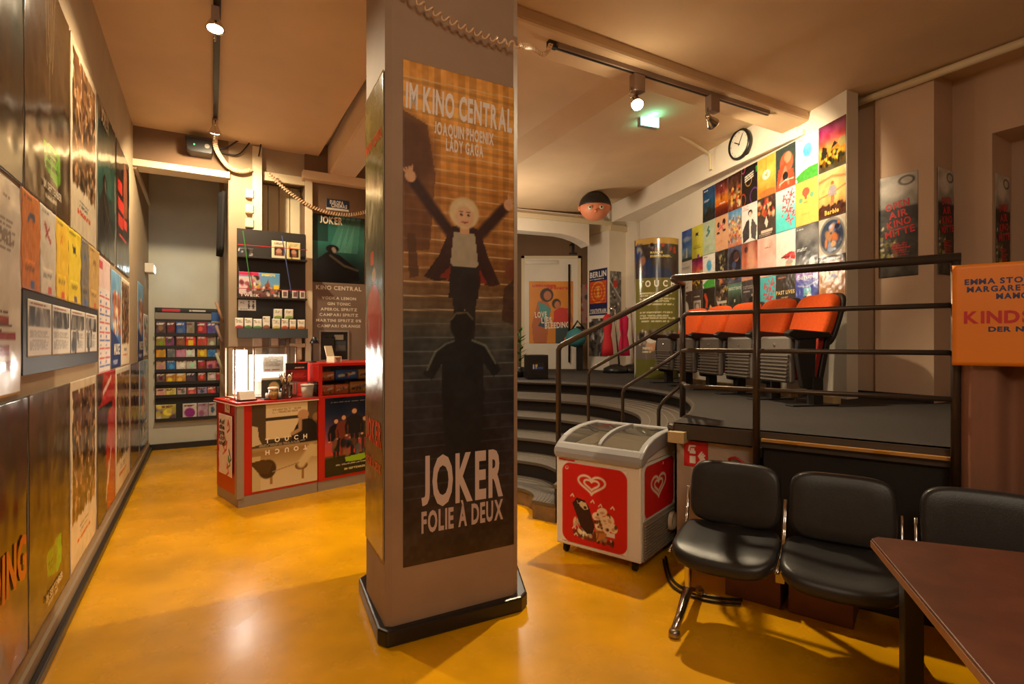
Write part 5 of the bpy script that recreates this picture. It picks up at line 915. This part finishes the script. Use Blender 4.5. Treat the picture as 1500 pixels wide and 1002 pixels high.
# ---------------- leaflet rack in the niche ----------------
r0, r1 = BACK.t(227), BACK.t(325); rk = thing('leaflet_rack', 'tall black wall rack of flyers on the niche wall', 'rack', BACK.p((r0+r1)/2, .42), BACK.a); w = (r1-r0)/2
MB().box(-w, w, -.02, 0, 0, 1.56).build('back_panel', mat('rack_black', (40, 40, 38), .5), rk); MB().box(-w, w, -.024, -.02, 1.40, 1.49).build('header_strip', 'grille_grey', rk)
a = Art(w*1.9, .05, (40, 40, 38), .01); a.rect(.08, .2, .36, .8, (206, 50, 60)); a.lines(.5, .3, .8, .75, 1, (226, 220, 206)); sheet('header_print', a, parent=rk, loc=(0, -.021, 1.5))
RB = Wall(*BACK.p(0, 0, .05).xy, 30); c2 = lambda cx, cy: (220+cx/5.416, 440+cy/5.416)
FL = [('first', 175, 270, [(47, 125, (96, 66, 80), 'purple grey'), (132, 200, (96, 40, 44), 'dark maroon'), (205, 285, (50, 84, 150), 'blue'), (288, 352, (150, 140, 130), 'grey'), (372, 450, (150, 36, 60), 'crimson'), (452, 525, (84, 90, 150), 'violet blue'), (527, 592, (120, 150, 190), 'pale blue')]),
 ('second', 280, 368, [(47, 122, (150, 130, 50), 'olive'), (122, 190, (130, 60, 110), 'purple'), (205, 280, (130, 70, 56), 'rust'), (282, 362, (226, 60, 30), 'bright red'), (372, 450, (206, 70, 60), 'red'), (452, 522, (160, 140, 120), 'taupe'), (530, 586, (140, 120, 110), 'brown grey')]),
 ('third', 372, 458, [(47, 124, (226, 160, 50), 'yellow'), (134, 202, (120, 116, 120), 'grey'), (205, 284, (206, 130, 160), 'pink'), (284, 355, (226, 220, 210), 'white'), (374, 450, (220, 170, 50), 'yellow'), (452, 524, (80, 140, 200), 'sky blue'), (527, 592, (190, 160, 130), 'sand')]),
 ('fourth', 466, 552, [(47, 124, (200, 160, 130), 'beige'), (130, 204, (60, 110, 180), 'blue'), (207, 284, (226, 218, 204), 'white'), (286, 366, (220, 212, 200), 'cream'), (376, 442, (150, 60, 40), 'dark red'), (447, 522, (206, 120, 130), 'rose'), (524, 575, (196, 116, 120), 'dusty pink')]),
 ('fifth', 576, 648, [(50, 122, (120, 96, 80), 'brown'), (124, 204, (190, 130, 50), 'ochre'), (206, 284, (206, 150, 60), 'amber'), (288, 362, (70, 60, 80), 'dark violet'), (378, 442, (170, 76, 40), 'orange brown'), (455, 522, (206, 196, 180), 'pale'), (524, 580, (190, 70, 60), 'red')]),
 ('sixth', 690, 750, [(47, 124, (226, 180, 150), 'skin pink'), (126, 206, (226, 206, 110), 'pale yellow'), (215, 286, (196, 176, 176), 'pale grey'), (292, 366, (206, 90, 90), 'red'), (376, 450, (170, 150, 190), 'lilac'), (454, 524, (196, 80, 70), 'red'), (530, 566, (110, 140, 170), 'blue')]),
 ('bottom', 820, 932, [(45, 205, (196, 180, 80), 'yellow and violet'), (258, 370, (226, 214, 206), 'white'), (376, 460, (190, 160, 180), 'pale mauve'), (463, 524, (200, 190, 186), 'white and black')])]
ordn = ['leftmost', 'second', 'third', 'fourth', 'fifth', 'sixth', 'rightmost']
for rn, y0, y1, row in FL:
    zlow = None
    for i, (x0, x1, c, cn) in enumerate(row):
        (p0, q1), (p1, q0) = c2(x0, y1), c2(min(x1, 566), y0); a0, a1 = RB.t(p0), RB.t(p1); z0 = RB.z(283, q1+1.2); h = (q1-q0)/782.*8.3
        a = Art(a1-a0, h, c, .012); g = np.random.default_rng(int(x0+y0)); a.noise(3, 20, seed=int(x0)); a.ell(g.uniform(.35, .65), g.uniform(.3, .6), .24, .2, np.clip(np.array(c)*g.uniform(.4, 1.6)+g.uniform(-40, 40, 3), 0, 255)); a.lines(.1, .78, .9, .92, 2, (230, 222, 210) if sum(c) < 420 else (120, 60, 60))
        if cn == 'bright red': a.rect(.3, .1, .75, .6, (250, 206, 50))
        if (rn, i) == ('bottom', 1): a.ell(.5, .42, .38, .3, (150, 40, 140))
        if (rn, i) == ('bottom', 0): a.crowd(0, 0, 1, .9, 16, [(120, 80, 130), (226, 206, 80), (200, 190, 200)], .12, 3)
        tag(sheet('flyer', a, loc=RB.p((a0+a1)/2, z0), rz=RB.a, thick=.012), f'{cn} flyer, {ordn[i] if i < len(row)-1 else "rightmost"} in the {rn} row of the wall rack', 'flyer', 'flyers in the wall rack')
    MB().box(-w, w, -.075, -.02, z0-.42-.015, z0-.42).box(-w, w, -.079, -.075, z0-.42-.015, z0-.42+.03).build('tray', 'rack_black', rk)
a = Art(.11, .15, (50, 96, 170), .012); a.rect(.0, .0, 1, .12, (220, 190, 60)); tag(sheet('flyer', a, loc=RB.p(RB.t(316), RB.z(316, 473)), rz=RB.a, thick=.01), 'blue flyer standing above the first row at the right of the wall rack', 'flyer', 'flyers in the wall rack')
NW = Wall(*nb(7.9, .235), 30)
for k, (z, lb) in enumerate(((1.75, 'rolled magazine on the niche side wall beside the rack, topmost'), (1.45, 'rolled magazine on the niche side wall beside the rack, middle'), (1.1, 'rolled magazine on the niche side wall beside the rack, lowest'))):
    o = MB().tube([NW.p(-.02, z, .1+.05*k), NW.p(-.1, z+.26, .12+.05*k)], .018, 10).build('magazine', mat('mag%d' % k, [(170, 130, 100), (150, 120, 110), (176, 170, 140)][k], .6), smooth=True); tag(o, lb, 'magazine', 'magazines beside the rack')
g = MB().grid(26, 10, lambda u, v: (*nb(7.22+.5*u, .18+.03*math.sin(u*20)+.02*v), 2.58+.72*v)); o = g.build('dark_coat', mat('coat_black', (24, 20, 20), .9), smooth=True); o.modifiers.new('s', 'SOLIDIFY').thickness = .02; tag(o, 'black coat hanging on the niche corner beside the column', 'coat')
# fittings on the column and soffit
for i, (y0, y1) in enumerate(((278, 291), (301, 313), (323, 334))):
    a0, a1 = KIO.t(359), KIO.t(371); o = MB().box(0, a1-a0, -.06, 0, 0, .10).build('junction_box', 'cream_plastic', loc=KIO.p(a0, KIO.z(365, y1)), rz=KIO.a, bevel=.006); tag(o, ['cream junction box on the column, topmost of three', 'cream junction box on the column, middle of three', 'cream junction box on the column, lowest of three'][i], 'junction box', 'junction boxes on the column')
pj = thing('wall_speaker', 'black box speaker with a green light high on the brown soffit', 'speaker', KIO.p((KIO.t(272)+KIO.t(311))/2, KIO.z(290, 231), .01), KIO.a); w = (KIO.t(311)-KIO.t(272))/2
MB().extrude_y([(-w, .17), (-w*.9, .02), (-w*.6, 0), (w*.95, 0), (w, .03), (w, .13), (w*.9, .15), (-w*.9, .16)], -.2, 0).build('cabinet', 'black_plastic', pj, bevel=.01); MB().cyl((-w*.35, -.203, .08), (-w*.35, -.2, .08), .008, 10).build('green_light', mat('led_green', (60, 230, 110), .5, emit=3.), pj); MB().cyl((w*.6, -.203, .08), (w*.6, -.2, .08), .025, 14).build('knob', 'steel', pj)
for k, (my, lb) in enumerate(((214, 'thin black cable from the soffit speaker to the column, upper one'), (232, 'thin black cable from the soffit speaker to the column, lower one'))):
    pts = [(311, 218), (330, 219+8*k), (350, my-6+2*k), (370, 205)]; o = MB().tube([KIO.p(KIO.t(x), KIO.z(x, y), .06) for x, y in smooth(pts, 6)], .008, 6).build('speaker_cable', 'black_plastic'); tag(o, lb, 'cable', 'cables by the soffit speaker')
o = MB().tube([KIO.p(KIO.t(x), KIO.z(x, y), .08) for x, y in smooth([(371, 203), (381, 208), (380, 222), (378, 232)], 6)], .008, 6).build('drop_cable', 'black_plastic'); tag(o, 'thin black cable curling round the column top', 'cable')
em = thing('emergency_light', 'small lit emergency light on the far end of the left wall', 'light', LEFT.p(LEFT.t(213), LEFT.z(213, 400), 0), LEFT.a); MB().box(-.12, .12, -.1, 0, 0, .12).build('housing', 'white_plastic', em, bevel=.006); MB().box(-.11, .115, -.104, -.1, .01, .09).build('lens', mat('em_lens', (214, 240, 255), .3, emit=6.), em); lamp('emergency_lamp', 'POINT', (0, -.14, .04), 1.0, (.7, .95, 1), None, .04, parent=em)
# ---------------- things at the far landing ----------------
dr = thing('cinema_door', 'white cinema door with closer and long black handle under the number 1', 'door', DOOR.p((DOOR.t(768)+DOOR.t(846))/2, PZ), 0); dr['kind'] = 'structure'; dr.name = 'door_1'
for k in ('label', 'category'): del dr[k]
w = (DOOR.t(846)-DOOR.t(768))/2; MB().box(-w, w, -.05, -.0, 0, 2.25).build('leaf', 'wall_white', dr, bevel=.004); MB().box(-w-.06, -w, -.06, 0, 0, 2.3).box(w, w+.06, -.06, 0, 0, 2.3).box(-w-.06, w+.06, -.06, 0, 2.25, 2.3).build('frame', 'trim_cream', dr)
hx = DOOR.t(833)-DOOR.t(807); MB().cyl((hx, -.10, .14), (hx, -.10, 2.12), .02, 12).build('pull_bar', 'black_metal', dr, smooth=True); MB().box(-w+.02, w*.25, -.10, -.05, 2.13, 2.2).build('door_closer', 'steel', dr)
def lovers(a):
    a.px[:] = (222, 138, 34); a.noise(3, 8); a.lines(.08, .9, .7, .96, 1, (206, 60, 30)); a.lines(.4, .86, .95, .92, 1, (206, 60, 30))
    a.poly([(.1, .0), (.06, .3), (.2, .68), (.4, .7), (.5, .56), (.44, .3), (.4, 0)], (186, 100, 52)); a.poly([(.2, .68), (.28, .36), (.42, .34), (.5, .56), (.38, .62)], (80, 150, 146)); a.poly([(.2, .28), (.3, .4), (.44, .34), (.42, .24)], (44, 74, 90)); a.ell(.4, .78, .15, .11, (60, 36, 26)); a.ell(.42, .77, .09, .075, (190, 116, 74))
    a.poly([(.55, .3), (.56, .52), (.7, .58), (.9, .56), (.94, .3)], (206, 50, 36)); a.poly([(.6, .0), (.6, .3), (.94, .3), (.96, .06), (.86, .02), (.82, .12), (.78, 0)], (50, 66, 66)); a.ell(.62, .64, .1, .08, (64, 36, 26)); a.ell(.64, .62, .065, .06, (196, 122, 82)); a.line([(.9, .52), (.98, .36)], .05, (190, 112, 66))
    a.text('LOVE', .27, .42, .13, (240, 226, 206), .27, rot=.05); a.text('LIES', .4, .33, .13, (240, 226, 206), .24, rot=.05); a.text('BLEEDING', .64, .25, .13, (240, 226, 206), .56, rot=.05)
a = Art(DOOR.t(839)-DOOR.t(775), 1.26, res=.012); lovers(a); tag(sheet('film_poster', a, loc=DOOR.p((DOOR.t(839)+DOOR.t(775))/2, DOOR.z(807, 503), .052), rz=0), 'orange poster with two figures on the white cinema door', 'poster')
a = MB().extrude_y([(-.08, 0), (.08, 0), (.08, .04), (.03, .04), (.03, .24), (-.02, .24), (-.07, .2), (-.07, .165), (-.02, .18), (-.02, .04), (-.08, .04)], -.012, 0); o = a.build('door_number', 'black_plastic', loc=DOOR.p(DOOR.t(839), DOOR.z(839, 373), .004)); tag(o, 'black number 1 on the brown wall above the cinema door', 'number')
a = Art(.28, .8, (150, 110, 100), .02); a.crowd(0, 0, 1, 1, 20, [(206, 40, 50), (60, 50, 50), (190, 170, 160)], .14, 3); tag(sheet('film_poster', a, loc=DOOR.p(DOOR.t(856), DOOR.z(856, 474), .002)), 'narrow red and white poster on the brown wall right of the cinema door', 'poster')
t_ = thing('coat_stand', 'dark post with a teal bag hung on it, right of the cinema door', 'stand', (1.30, 10.3, PZ)); MB().box(-.06, .06, -.05, .05, 0, .85).build('post', 'black_metal', t_); MB().lathe([(.02, .45), (.15, .5), (.2, .6), (.16, .74), (.03, .82)], 20, Matrix.Translation((-.08, -.1, 0))).build('bag', mat('teal_cloth', (60, 130, 136), .7), t_, smooth=True); MB().tube([(-.2, -.1, .72), (-.05, -.12, .95), (.08, -.1, .8)], .02, 8).build('strap', 'black_plastic', t_, smooth=True)
cr = thing('drinks_crate', 'black drinks crate with a small bright logo on the landing left of the door', 'crate', (.36, 8.0, PZ), R(8)); MB().box(-.16, .16, -.14, .14, 0, .36).build('crate', 'black_plastic', cr, bevel=.012)
a = Art(.2, .12, (30, 28, 30), .006); a.ell(.4, .7, .1, .16, (230, 190, 60)); a.rect(.15, .3, .9, .5, (70, 90, 180)); a.rect(.15, .3, .22, .8, (220, 220, 226)); a.rect(.36, .3, .42, .7, (220, 220, 226)); sheet('crate_logo', a, parent=cr, loc=(.0, -.141, .12))
pl = thing('potted_plant', 'tall narrow green potted plant at the left edge of the landing', 'plant', (.12, 8.32, PZ)); MB().lathe([(.06, 0), (.08, .16)], 16).build('pot', 'black_plastic', pl, smooth=True); MB().tube([(0, 0, .1), (.01, 0, .7)], .012, 6).build('stem', mat('stem_green', (70, 96, 50), .6), pl)
lf = MB()
for k in range(26):
    q = k*2.4; z = .2+.022*k; d = Vector((math.cos(q), math.sin(q), .5)); b = Vector((.0, 0, z)); s_ = Vector((-d.y, d.x, 0))*.025
    lf.add([b, b+d*.06+s_, b+d*.14, b+d*.06-s_], [(0, 1, 2, 3)])
lf.build('leaves', mat('leaf_green', (60, 104, 50), .5), pl)
a = Art(.55, .9, (26, 34, 84), .01); a.rect(.04, .26, .96, .74, (214, 84, 36)); a.ring(.5, .5, .36, .22, .12, (240, 170, 60)); a.ring(.5, .5, .2, .12, .2, (240, 170, 60)); a.rect(.42, .4, .58, .62, (240, 190, 80), .8)
for k in range(6): a.rect(.08, .3+.07*k, .92, .315+.07*k, (150, 44, 30), .6)
a.text('BERLIN', .5, .83, .2, (238, 232, 222), .9); a.text('YOUTHTRAIN', .5, .06, .13, (230, 224, 214), .88); a.lines(.05, .77, .95, .8, 1, (210, 204, 200)); a.rect(.0, .04, 1, .05, (230, 224, 214))
tag(sheet('berlin_poster', a, loc=COLA.p(.34, 2.02, .002), rz=COLA.a), 'navy and orange BERLIN poster on the white landing column', 'poster')
BWP = [(40, 38, 38), (210, 206, 200), (120, 116, 112), (70, 68, 66), (236, 232, 226)]
def bw(seed, dark=(110, 106, 104)):
    def f(a): a.px[:] = dark; a.noise(3, 40, seed=seed); a.crowd(0, 0, 1, 1, 70, BWP, .07, seed)
    return f
def hang2(W_, t0, t1, z0, z1, lb, fn): hang(W_, t0, t1, z0, z1, 'photo_print', lb, 'photograph', fn, 'black and white photographs on the landing column', 'print_satin', .015)
hang2(COLA, .06, .62, 1.22, 1.96, 'black and white street photograph below the BERLIN poster', bw(3))
def bwred(a): bw(8)(a); a.line([(.0, .8), (1, .4)], .05, (200, 196, 190)); a.rect(.3, .66, .7, .8, (190, 60, 40))
hang2(COLB, .02, .30, 1.95, 2.85, 'black and white photograph with a red patch, right face of the column', bwred)
FW = Wall(2.236+.09, 9.99, 0); 
hang2(FW, .01, .22, 1.9, 2.85, 'black and white crowd photograph on the white wall beside the round display', bw(15, (180, 176, 170)))
gs = thing('garment_stand', 'chrome garment stand with a red dress and black base on the landing', 'garment stand', (1.86, 9.55, PZ)); MB().lathe([(.24, 0), (.22, .08), (.1, .14), (.03, .16)], 20).build('base', 'black_plastic', gs, smooth=True)
MB().tube([(.06, 0, .12), (.0, 0, .8), (-.02, 0, 1.12), (-.12, 0, 1.16)], .018, 10).build('pole', 'chrome', gs, smooth=True)
mat('dress_red', (196, 30, 40), .7); mat('dress_pink', (220, 30, 90), .7)
def dress(x, m): MB().lathe([(.11, .3), (.10, .45), (.085, .56), (.06, .68), (.08, .8), (.085, .98), (.04, 1.05)], 18, Matrix.Translation((x, .06, 0)) @ Matrix.Diagonal((1, .6, 1, 1))).build('dress', m, gs, smooth=True)
dress(-.14, 'dress_red')
g2 = copy_tree(gs, (2.17, 9.62, PZ), label='chrome garment stand with a pink red dress beside the round display')
for k in kids(g2):
    if k.name.startswith('dress'): k.data = k.data.copy(); k.data.materials[0] = MATS['dress_pink']
# round TOUCH display
st = thing('film_display', 'tall curved olive film display standing on the landing', 'display', (2.19, 8.1, PZ), R(-14))
def arc(sign):
    def f(co):
        th = co[:, 0]/.5*1.25; r = .33+(-co[:, 1]); x = np.sin(th)*r; y = -(np.cos(th)-.30)*r*.8
        return np.stack([x, y if sign > 0 else -y, co[:, 2]], 1)
    return f
a = Art(1.1, 2.1, (116, 110, 54), .012); a.rect(0, .955, 1, 1, (186, 150, 80)); a.rect(0, .72, 1, .955, (64, 56, 54)); a.crowd(.05, .73, .4, .94, 20, [(226, 216, 206), (150, 100, 80), (40, 60, 120), (60, 50, 50)], .06, 4); a.crowd(.4, .9, .9, .95, 10, [(160, 60, 50), (40, 36, 40)], .03, 5); a.poly([(.2, .72), (.3, .82), (.7, .78), (.8, .72)], (40, 54, 90), .8)
a.rect(0, .14, 1, .33, (110, 100, 92)); a.crowd(.1, .25, .9, .33, 40, [(170, 160, 150), (60, 56, 54), (206, 190, 176)], .04, 6); a.ell(.42, .24, .09, .045, (206, 160, 130)); a.ell(.42, .275, .09, .02, (226, 220, 210)); a.rect(.0, 0, 1, .14, (104, 104, 48))
a.text('MANCHE', .5, .888, .032, (226, 206, 120), .2); a.text('ERINNERUNGEN...', .58, .862, .032, (226, 206, 120), .36)
for u, x in (('T', .24), ('O', .36), ('U', .5), ('C', .64), ('H', .78)): a.text(u, x, .655, .085, (240, 236, 224))
a.lines(.2, .52, .86, .62, 5, (206, 200, 160)); a.lines(.2, .40, .86, .48, 4, (206, 200, 160)); a.lines(.26, .18, .46, .23, 2, (220, 206, 170)); a.lines(.4, .06, .6, .09, 1, (230, 226, 200))
sheet('front_panel', a, 'print_gloss', warp=arc(1), parent=st); a = Art(1.1, 2.1, (120, 112, 60), .03); sheet('back_panel', a, 'print_matt', warp=arc(-1), parent=st)
# round painted mask head hung above the column
hd = thing('mask_head', 'round painted papier-mache head with dark hair hung high on the column', 'mask', (1.36, 8.75, 3.50), R(-6))
mat('mask_skin', (222, 138, 100), .5); mat('mask_hair', (34, 26, 24), .5); mat('mask_white', (236, 230, 214), .4)
def ball(k0, k1, r, n=18, m=28): return [(r*math.sin(PI*(k0+(k1-k0)*i/n)), -r*math.cos(PI*(k0+(k1-k0)*i/n))*.92+.22) for i in range(n+1)]
MB().lathe(ball(.02, .98, .25), 28).build('face', 'mask_skin', hd, smooth=True)
MB().lathe(ball(.50, .99, .262), 28).build('hair', 'mask_hair', hd, smooth=True)
for s_ in (-1, 1):
    e_ = MB().lathe([(.001, .012), (.028, .008), (.034, 0)], 18, Matrix.Translation((s_*.09, -.235, .15)) @ Matrix.Rotation(R(90), 4, 'X') @ Matrix.Rotation(R(s_*18), 4, 'Y')).build('eye', 'mask_white', hd, smooth=True)
    MB().lathe([(.001, .012), (.014, .008), (.016, 0)], 14, Matrix.Translation((s_*.09, -.248, .15)) @ Matrix.Rotation(R(90), 4, 'X') @ Matrix.Rotation(R(s_*18), 4, 'Y')).build('pupil', 'mask_hair', e_, smooth=True)
    MB().lathe([(.001, -.02), (.03, -.015), (.045, 0), (.03, .015), (.001, .02)], 14, Matrix.Translation((s_*.25, .0, .2)) @ Matrix.Diagonal((.6, .6, 2.6, 1))).build('ear', 'mask_skin', hd, smooth=True)
MB().lathe([(.001, .02), (.022, .012), (.03, -.01)], 12, Matrix.Translation((0, -.25, .09)) @ Matrix.Rotation(R(90), 4, 'X')).build('nose', 'mask_skin', hd, smooth=True)
MB().tube([(0, 0, .43), (0, 0, .5)], .006, 6).build('hook', 'black_metal', hd)
# clock
ck = thing('wall_clock', 'round white wall clock with a black rim above the poster wall', 'clock', CLK.p(CLK.t(1087), CLK.z(1087, 212), .012), CLK.a); M_ = Matrix.Rotation(R(90), 4, 'X'); rr = 22*(CLK.o.y+CLK.d.y*CLK.t(1087))/782.
MB().lathe([(rr*.86, 0), (rr, 0), (rr*1.02, .03), (rr*.96, .05), (rr*.86, .045)], 36, M_, False).build('rim', 'black_plastic', ck, smooth=True); MB().lathe([(.001, .03), (rr*.88, .03), (rr*.88, 0)], 36, M_).build('dial', 'white_plastic', ck)
for q, l, w_ in ((R(150), rr*.5, .006), (R(60), rr*.7, .004)): MB().box(-l*.15, l, -w_, w_, .034, .037, M_ @ Matrix.Rotation(q, 4, 'Z')).build('hand', 'black_plastic', ck)
mk = MB()
for k in range(12): mk.box(rr*.72, rr*.82, -.004, .004, .031, .033, M_ @ Matrix.Rotation(k*PI/6, 4, 'Z'))
mk.build('hour_marks', 'grey_plastic', ck)
# green exit light and its cable duct
ex = thing('exit_sign', 'glowing green emergency exit sign under the landing ceiling', 'exit sign', (1.51, 5.9, 3.84), R(20)); MB().box(-.12, .12, -.02, .04, .03, .17).build('housing', 'grey_plastic', ex, bevel=.004); MB().box(-.115, .115, -.026, -.02, .035, .15).build('panel', mat('exit_green', (150, 255, 215), .4, emit=4.), ex); lamp('exit_lamp', 'POINT', (0, -.10, .10), 2.2, (.2, 1, .72), None, .08, parent=ex); lamp('exit_lamp', 'POINT', (0, .12, .10), 1.2, (.2, 1, .72), None, .08, parent=ex)
MB().box(-.02, .02, 0, .02, .17, .3).build('bracket', 'grey_plastic', ex)
k0 = CLK.p(CLK.t(1042), 4.0, .02); o = MB().tube([Vector((1.62, 5.94, 4.03)), Vector((1.9, 6.4, 4.05)), Vector((k0.x-.03, k0.y, 4.02)), k0, CLK.p(CLK.t(1043), 3.79, .02)], .02, 8).build('cable_duct', 'trim_cream'); tag(o, 'pale cable duct from the exit sign down the clock beam', 'cable duct')
# ---------------- track lights ----------------
mat('track_grey', (150, 128, 114), .45, .2); mat('track_dark', (60, 50, 42), .4, .5); mat('bulb', (255, 236, 196), .5, emit=60.); mat('bulb_off', (200, 190, 176), .2, 1.)
def track(p, q, name_lb, m):
    p, q = Vector(p), Vector(q); L_ = (q-p).length; an = math.atan2(q.y-p.y, q.x-p.x); t_ = thing('light_track', name_lb, 'light track', p, an)
    MB().box(0, L_, -.024, .024, 0, .04).build('rail', m, t_, bevel=.003); MB().box(0, L_, -.008, .008, -.006, .0).build('slot', 'black_plastic', t_); MB().box(-.06, .02, -.024, .024, -.008, .045).build('end_feed', 'black_plastic', t_, bevel=.004); return t_
track((-.95, 1.75, 3.80), (-3.26, 5.87, 3.80), 'dark light track along the ceiling of the left bay', 'track_dark')
track((.33, 4.156, 3.79), (2.584, 5.39, 3.79), 'grey light track under the beam right of the pillar', 'track_grey')
def spot(p, ztr, aim, lb, on_=True, bx=.05, power=80, angle=100, blend=.6):
    p = Vector(p); t_ = thing('track_spotlight', lb, 'spotlight', p, 0, 'spotlights on the ceiling tracks'); an = R(29) if p.x > 0 else R(-60); RM = Matrix.Rotation(an, 4, 'Z'); top = ztr-p.z
    MB().box(-bx, bx, -bx*.6, bx*.6, top-.15, top-.004, RM).build('adapter', 'track_grey', t_, bevel=.006)
    d = (Vector(aim)-p).normalized(); M2 = d.to_track_quat('Z', 'Y').to_matrix().to_4x4()
    MB().tube([RM @ Vector((-bx, 0, top-.12)), RM @ Vector((-bx-.03, 0, top-.2)), -d*.06], .006, 8).build('arm', 'chrome', t_, smooth=True)
    MB().lathe([(.022, -.12), (.026, -.07), (.03, -.06), (.045, -.03), (.058, .0), (.06, .012), (.052, .012), (.03, -.02)], 22, M2).build('lamp_head', 'chrome', t_, smooth=True)
    MB().lathe([(.001, -.01), (.03, -.012), (.05, .008), (.04, .016), (.001, .02)], 20, M2).build('bulb', 'bulb', t_, smooth=True)
    lamp('spot_lamp', 'SPOT', tuple(d*.05), power, WARM, tuple(d*2), .035, angle, blend, t_)
    if power > 300: lamp('spot_spill', 'POINT', tuple(d*.075), power*.022, WARM, None, .04, 60, .5, t_)
    return t_
spot((-2.04, 3.67, 3.66), 3.80, (-1.9, 3.2, 0), 'lit track spotlight on the left ceiling track, nearer one', power=150, angle=150, bx=.04)
spot((-3.06, 5.50, 3.66), 3.80, (-3.9, 6.7, .3), 'lit track spotlight on the left ceiling track, by the soffit', power=200, angle=160, bx=.04)
spot((1.075, 4.58, 3.54), 3.79, (1.1, 2.3, 0), 'lit track spotlight on the right track, shining towards the lobby', power=330, angle=140, bx=.06)
spot((1.87, 4.98, 3.54), 3.79, (2.95, 6.1, 3.0), 'track spotlight at the right end, turned to the poster wall', power=205, angle=95, bx=.06)
# coiled cables
def coil(pts, Rr, r, turns, name, lb, n=9):
    pts = [Vector(p) for p in smooth([tuple(p) for p in pts], 12)]; L_ = [0.]
    for i in range(1, len(pts)): L_.append(L_[-1]+(pts[i]-pts[i-1]).length)
    out = []; N = int(turns*n)
    for k in range(N+1):
        s_ = L_[-1]*k/N; i = min(max(1, next((j for j, v in enumerate(L_) if v >= s_), len(L_)-1)), len(L_)-1)
        f = (s_-L_[i-1])/max(1e-9, L_[i]-L_[i-1]); c = pts[i-1].lerp(pts[i], f); d = (pts[i]-pts[i-1]).normalized(); u = d.cross(Vector((0, 0, 1))).normalized(); v = u.cross(d); q = 2*PI*turns*k/N
        out.append(c+(u*math.cos(q)+v*math.sin(q))*Rr)
    o = MB().tube(out, r, 5).build(name, mat('coil_cream', (226, 190, 150), .5), smooth=True); return tag(o, lb, 'cable', 'coiled cables under the ceiling')
pp = lambda x, y, o=.06: PILF.p(PILF.t(x), PILF.z(x, y), o)
coil([pp(578, -14), pp(592, 2), pp(640, 33), pp(690, 56), pp(730, 69), pp(757, 75), Vector((.12, 3.5, 3.43)), Vector((.24, 3.9, 3.60)), Vector((.30, 4.12, 3.80))], .014, .0055, 46, 'coiled_cable', 'cream coiled cable hanging across the top of the pillar to the light track')
kk = lambda x, y, o=.1: KIO.p(KIO.t(x), KIO.z(x, y), o)
coil([(-3.26, 5.87, 3.80), (-3.27, 5.89, 3.66), kk(323, 238, .2), kk(335, 249, .12), kk(352, 254, .08), kk(367, 251, .06)], .02, .007, 40, 'coiled_cable', 'cream coiled cable hanging from the left track to the column')
coil([kk(392, 258), kk(420, 283), kk(450, 303), kk(480, 314), kk(510, 317), kk(540, 311), kk(560, 304)], .018, .007, 50, 'coiled_cable', 'cream coiled cable sagging above the drinks menu')
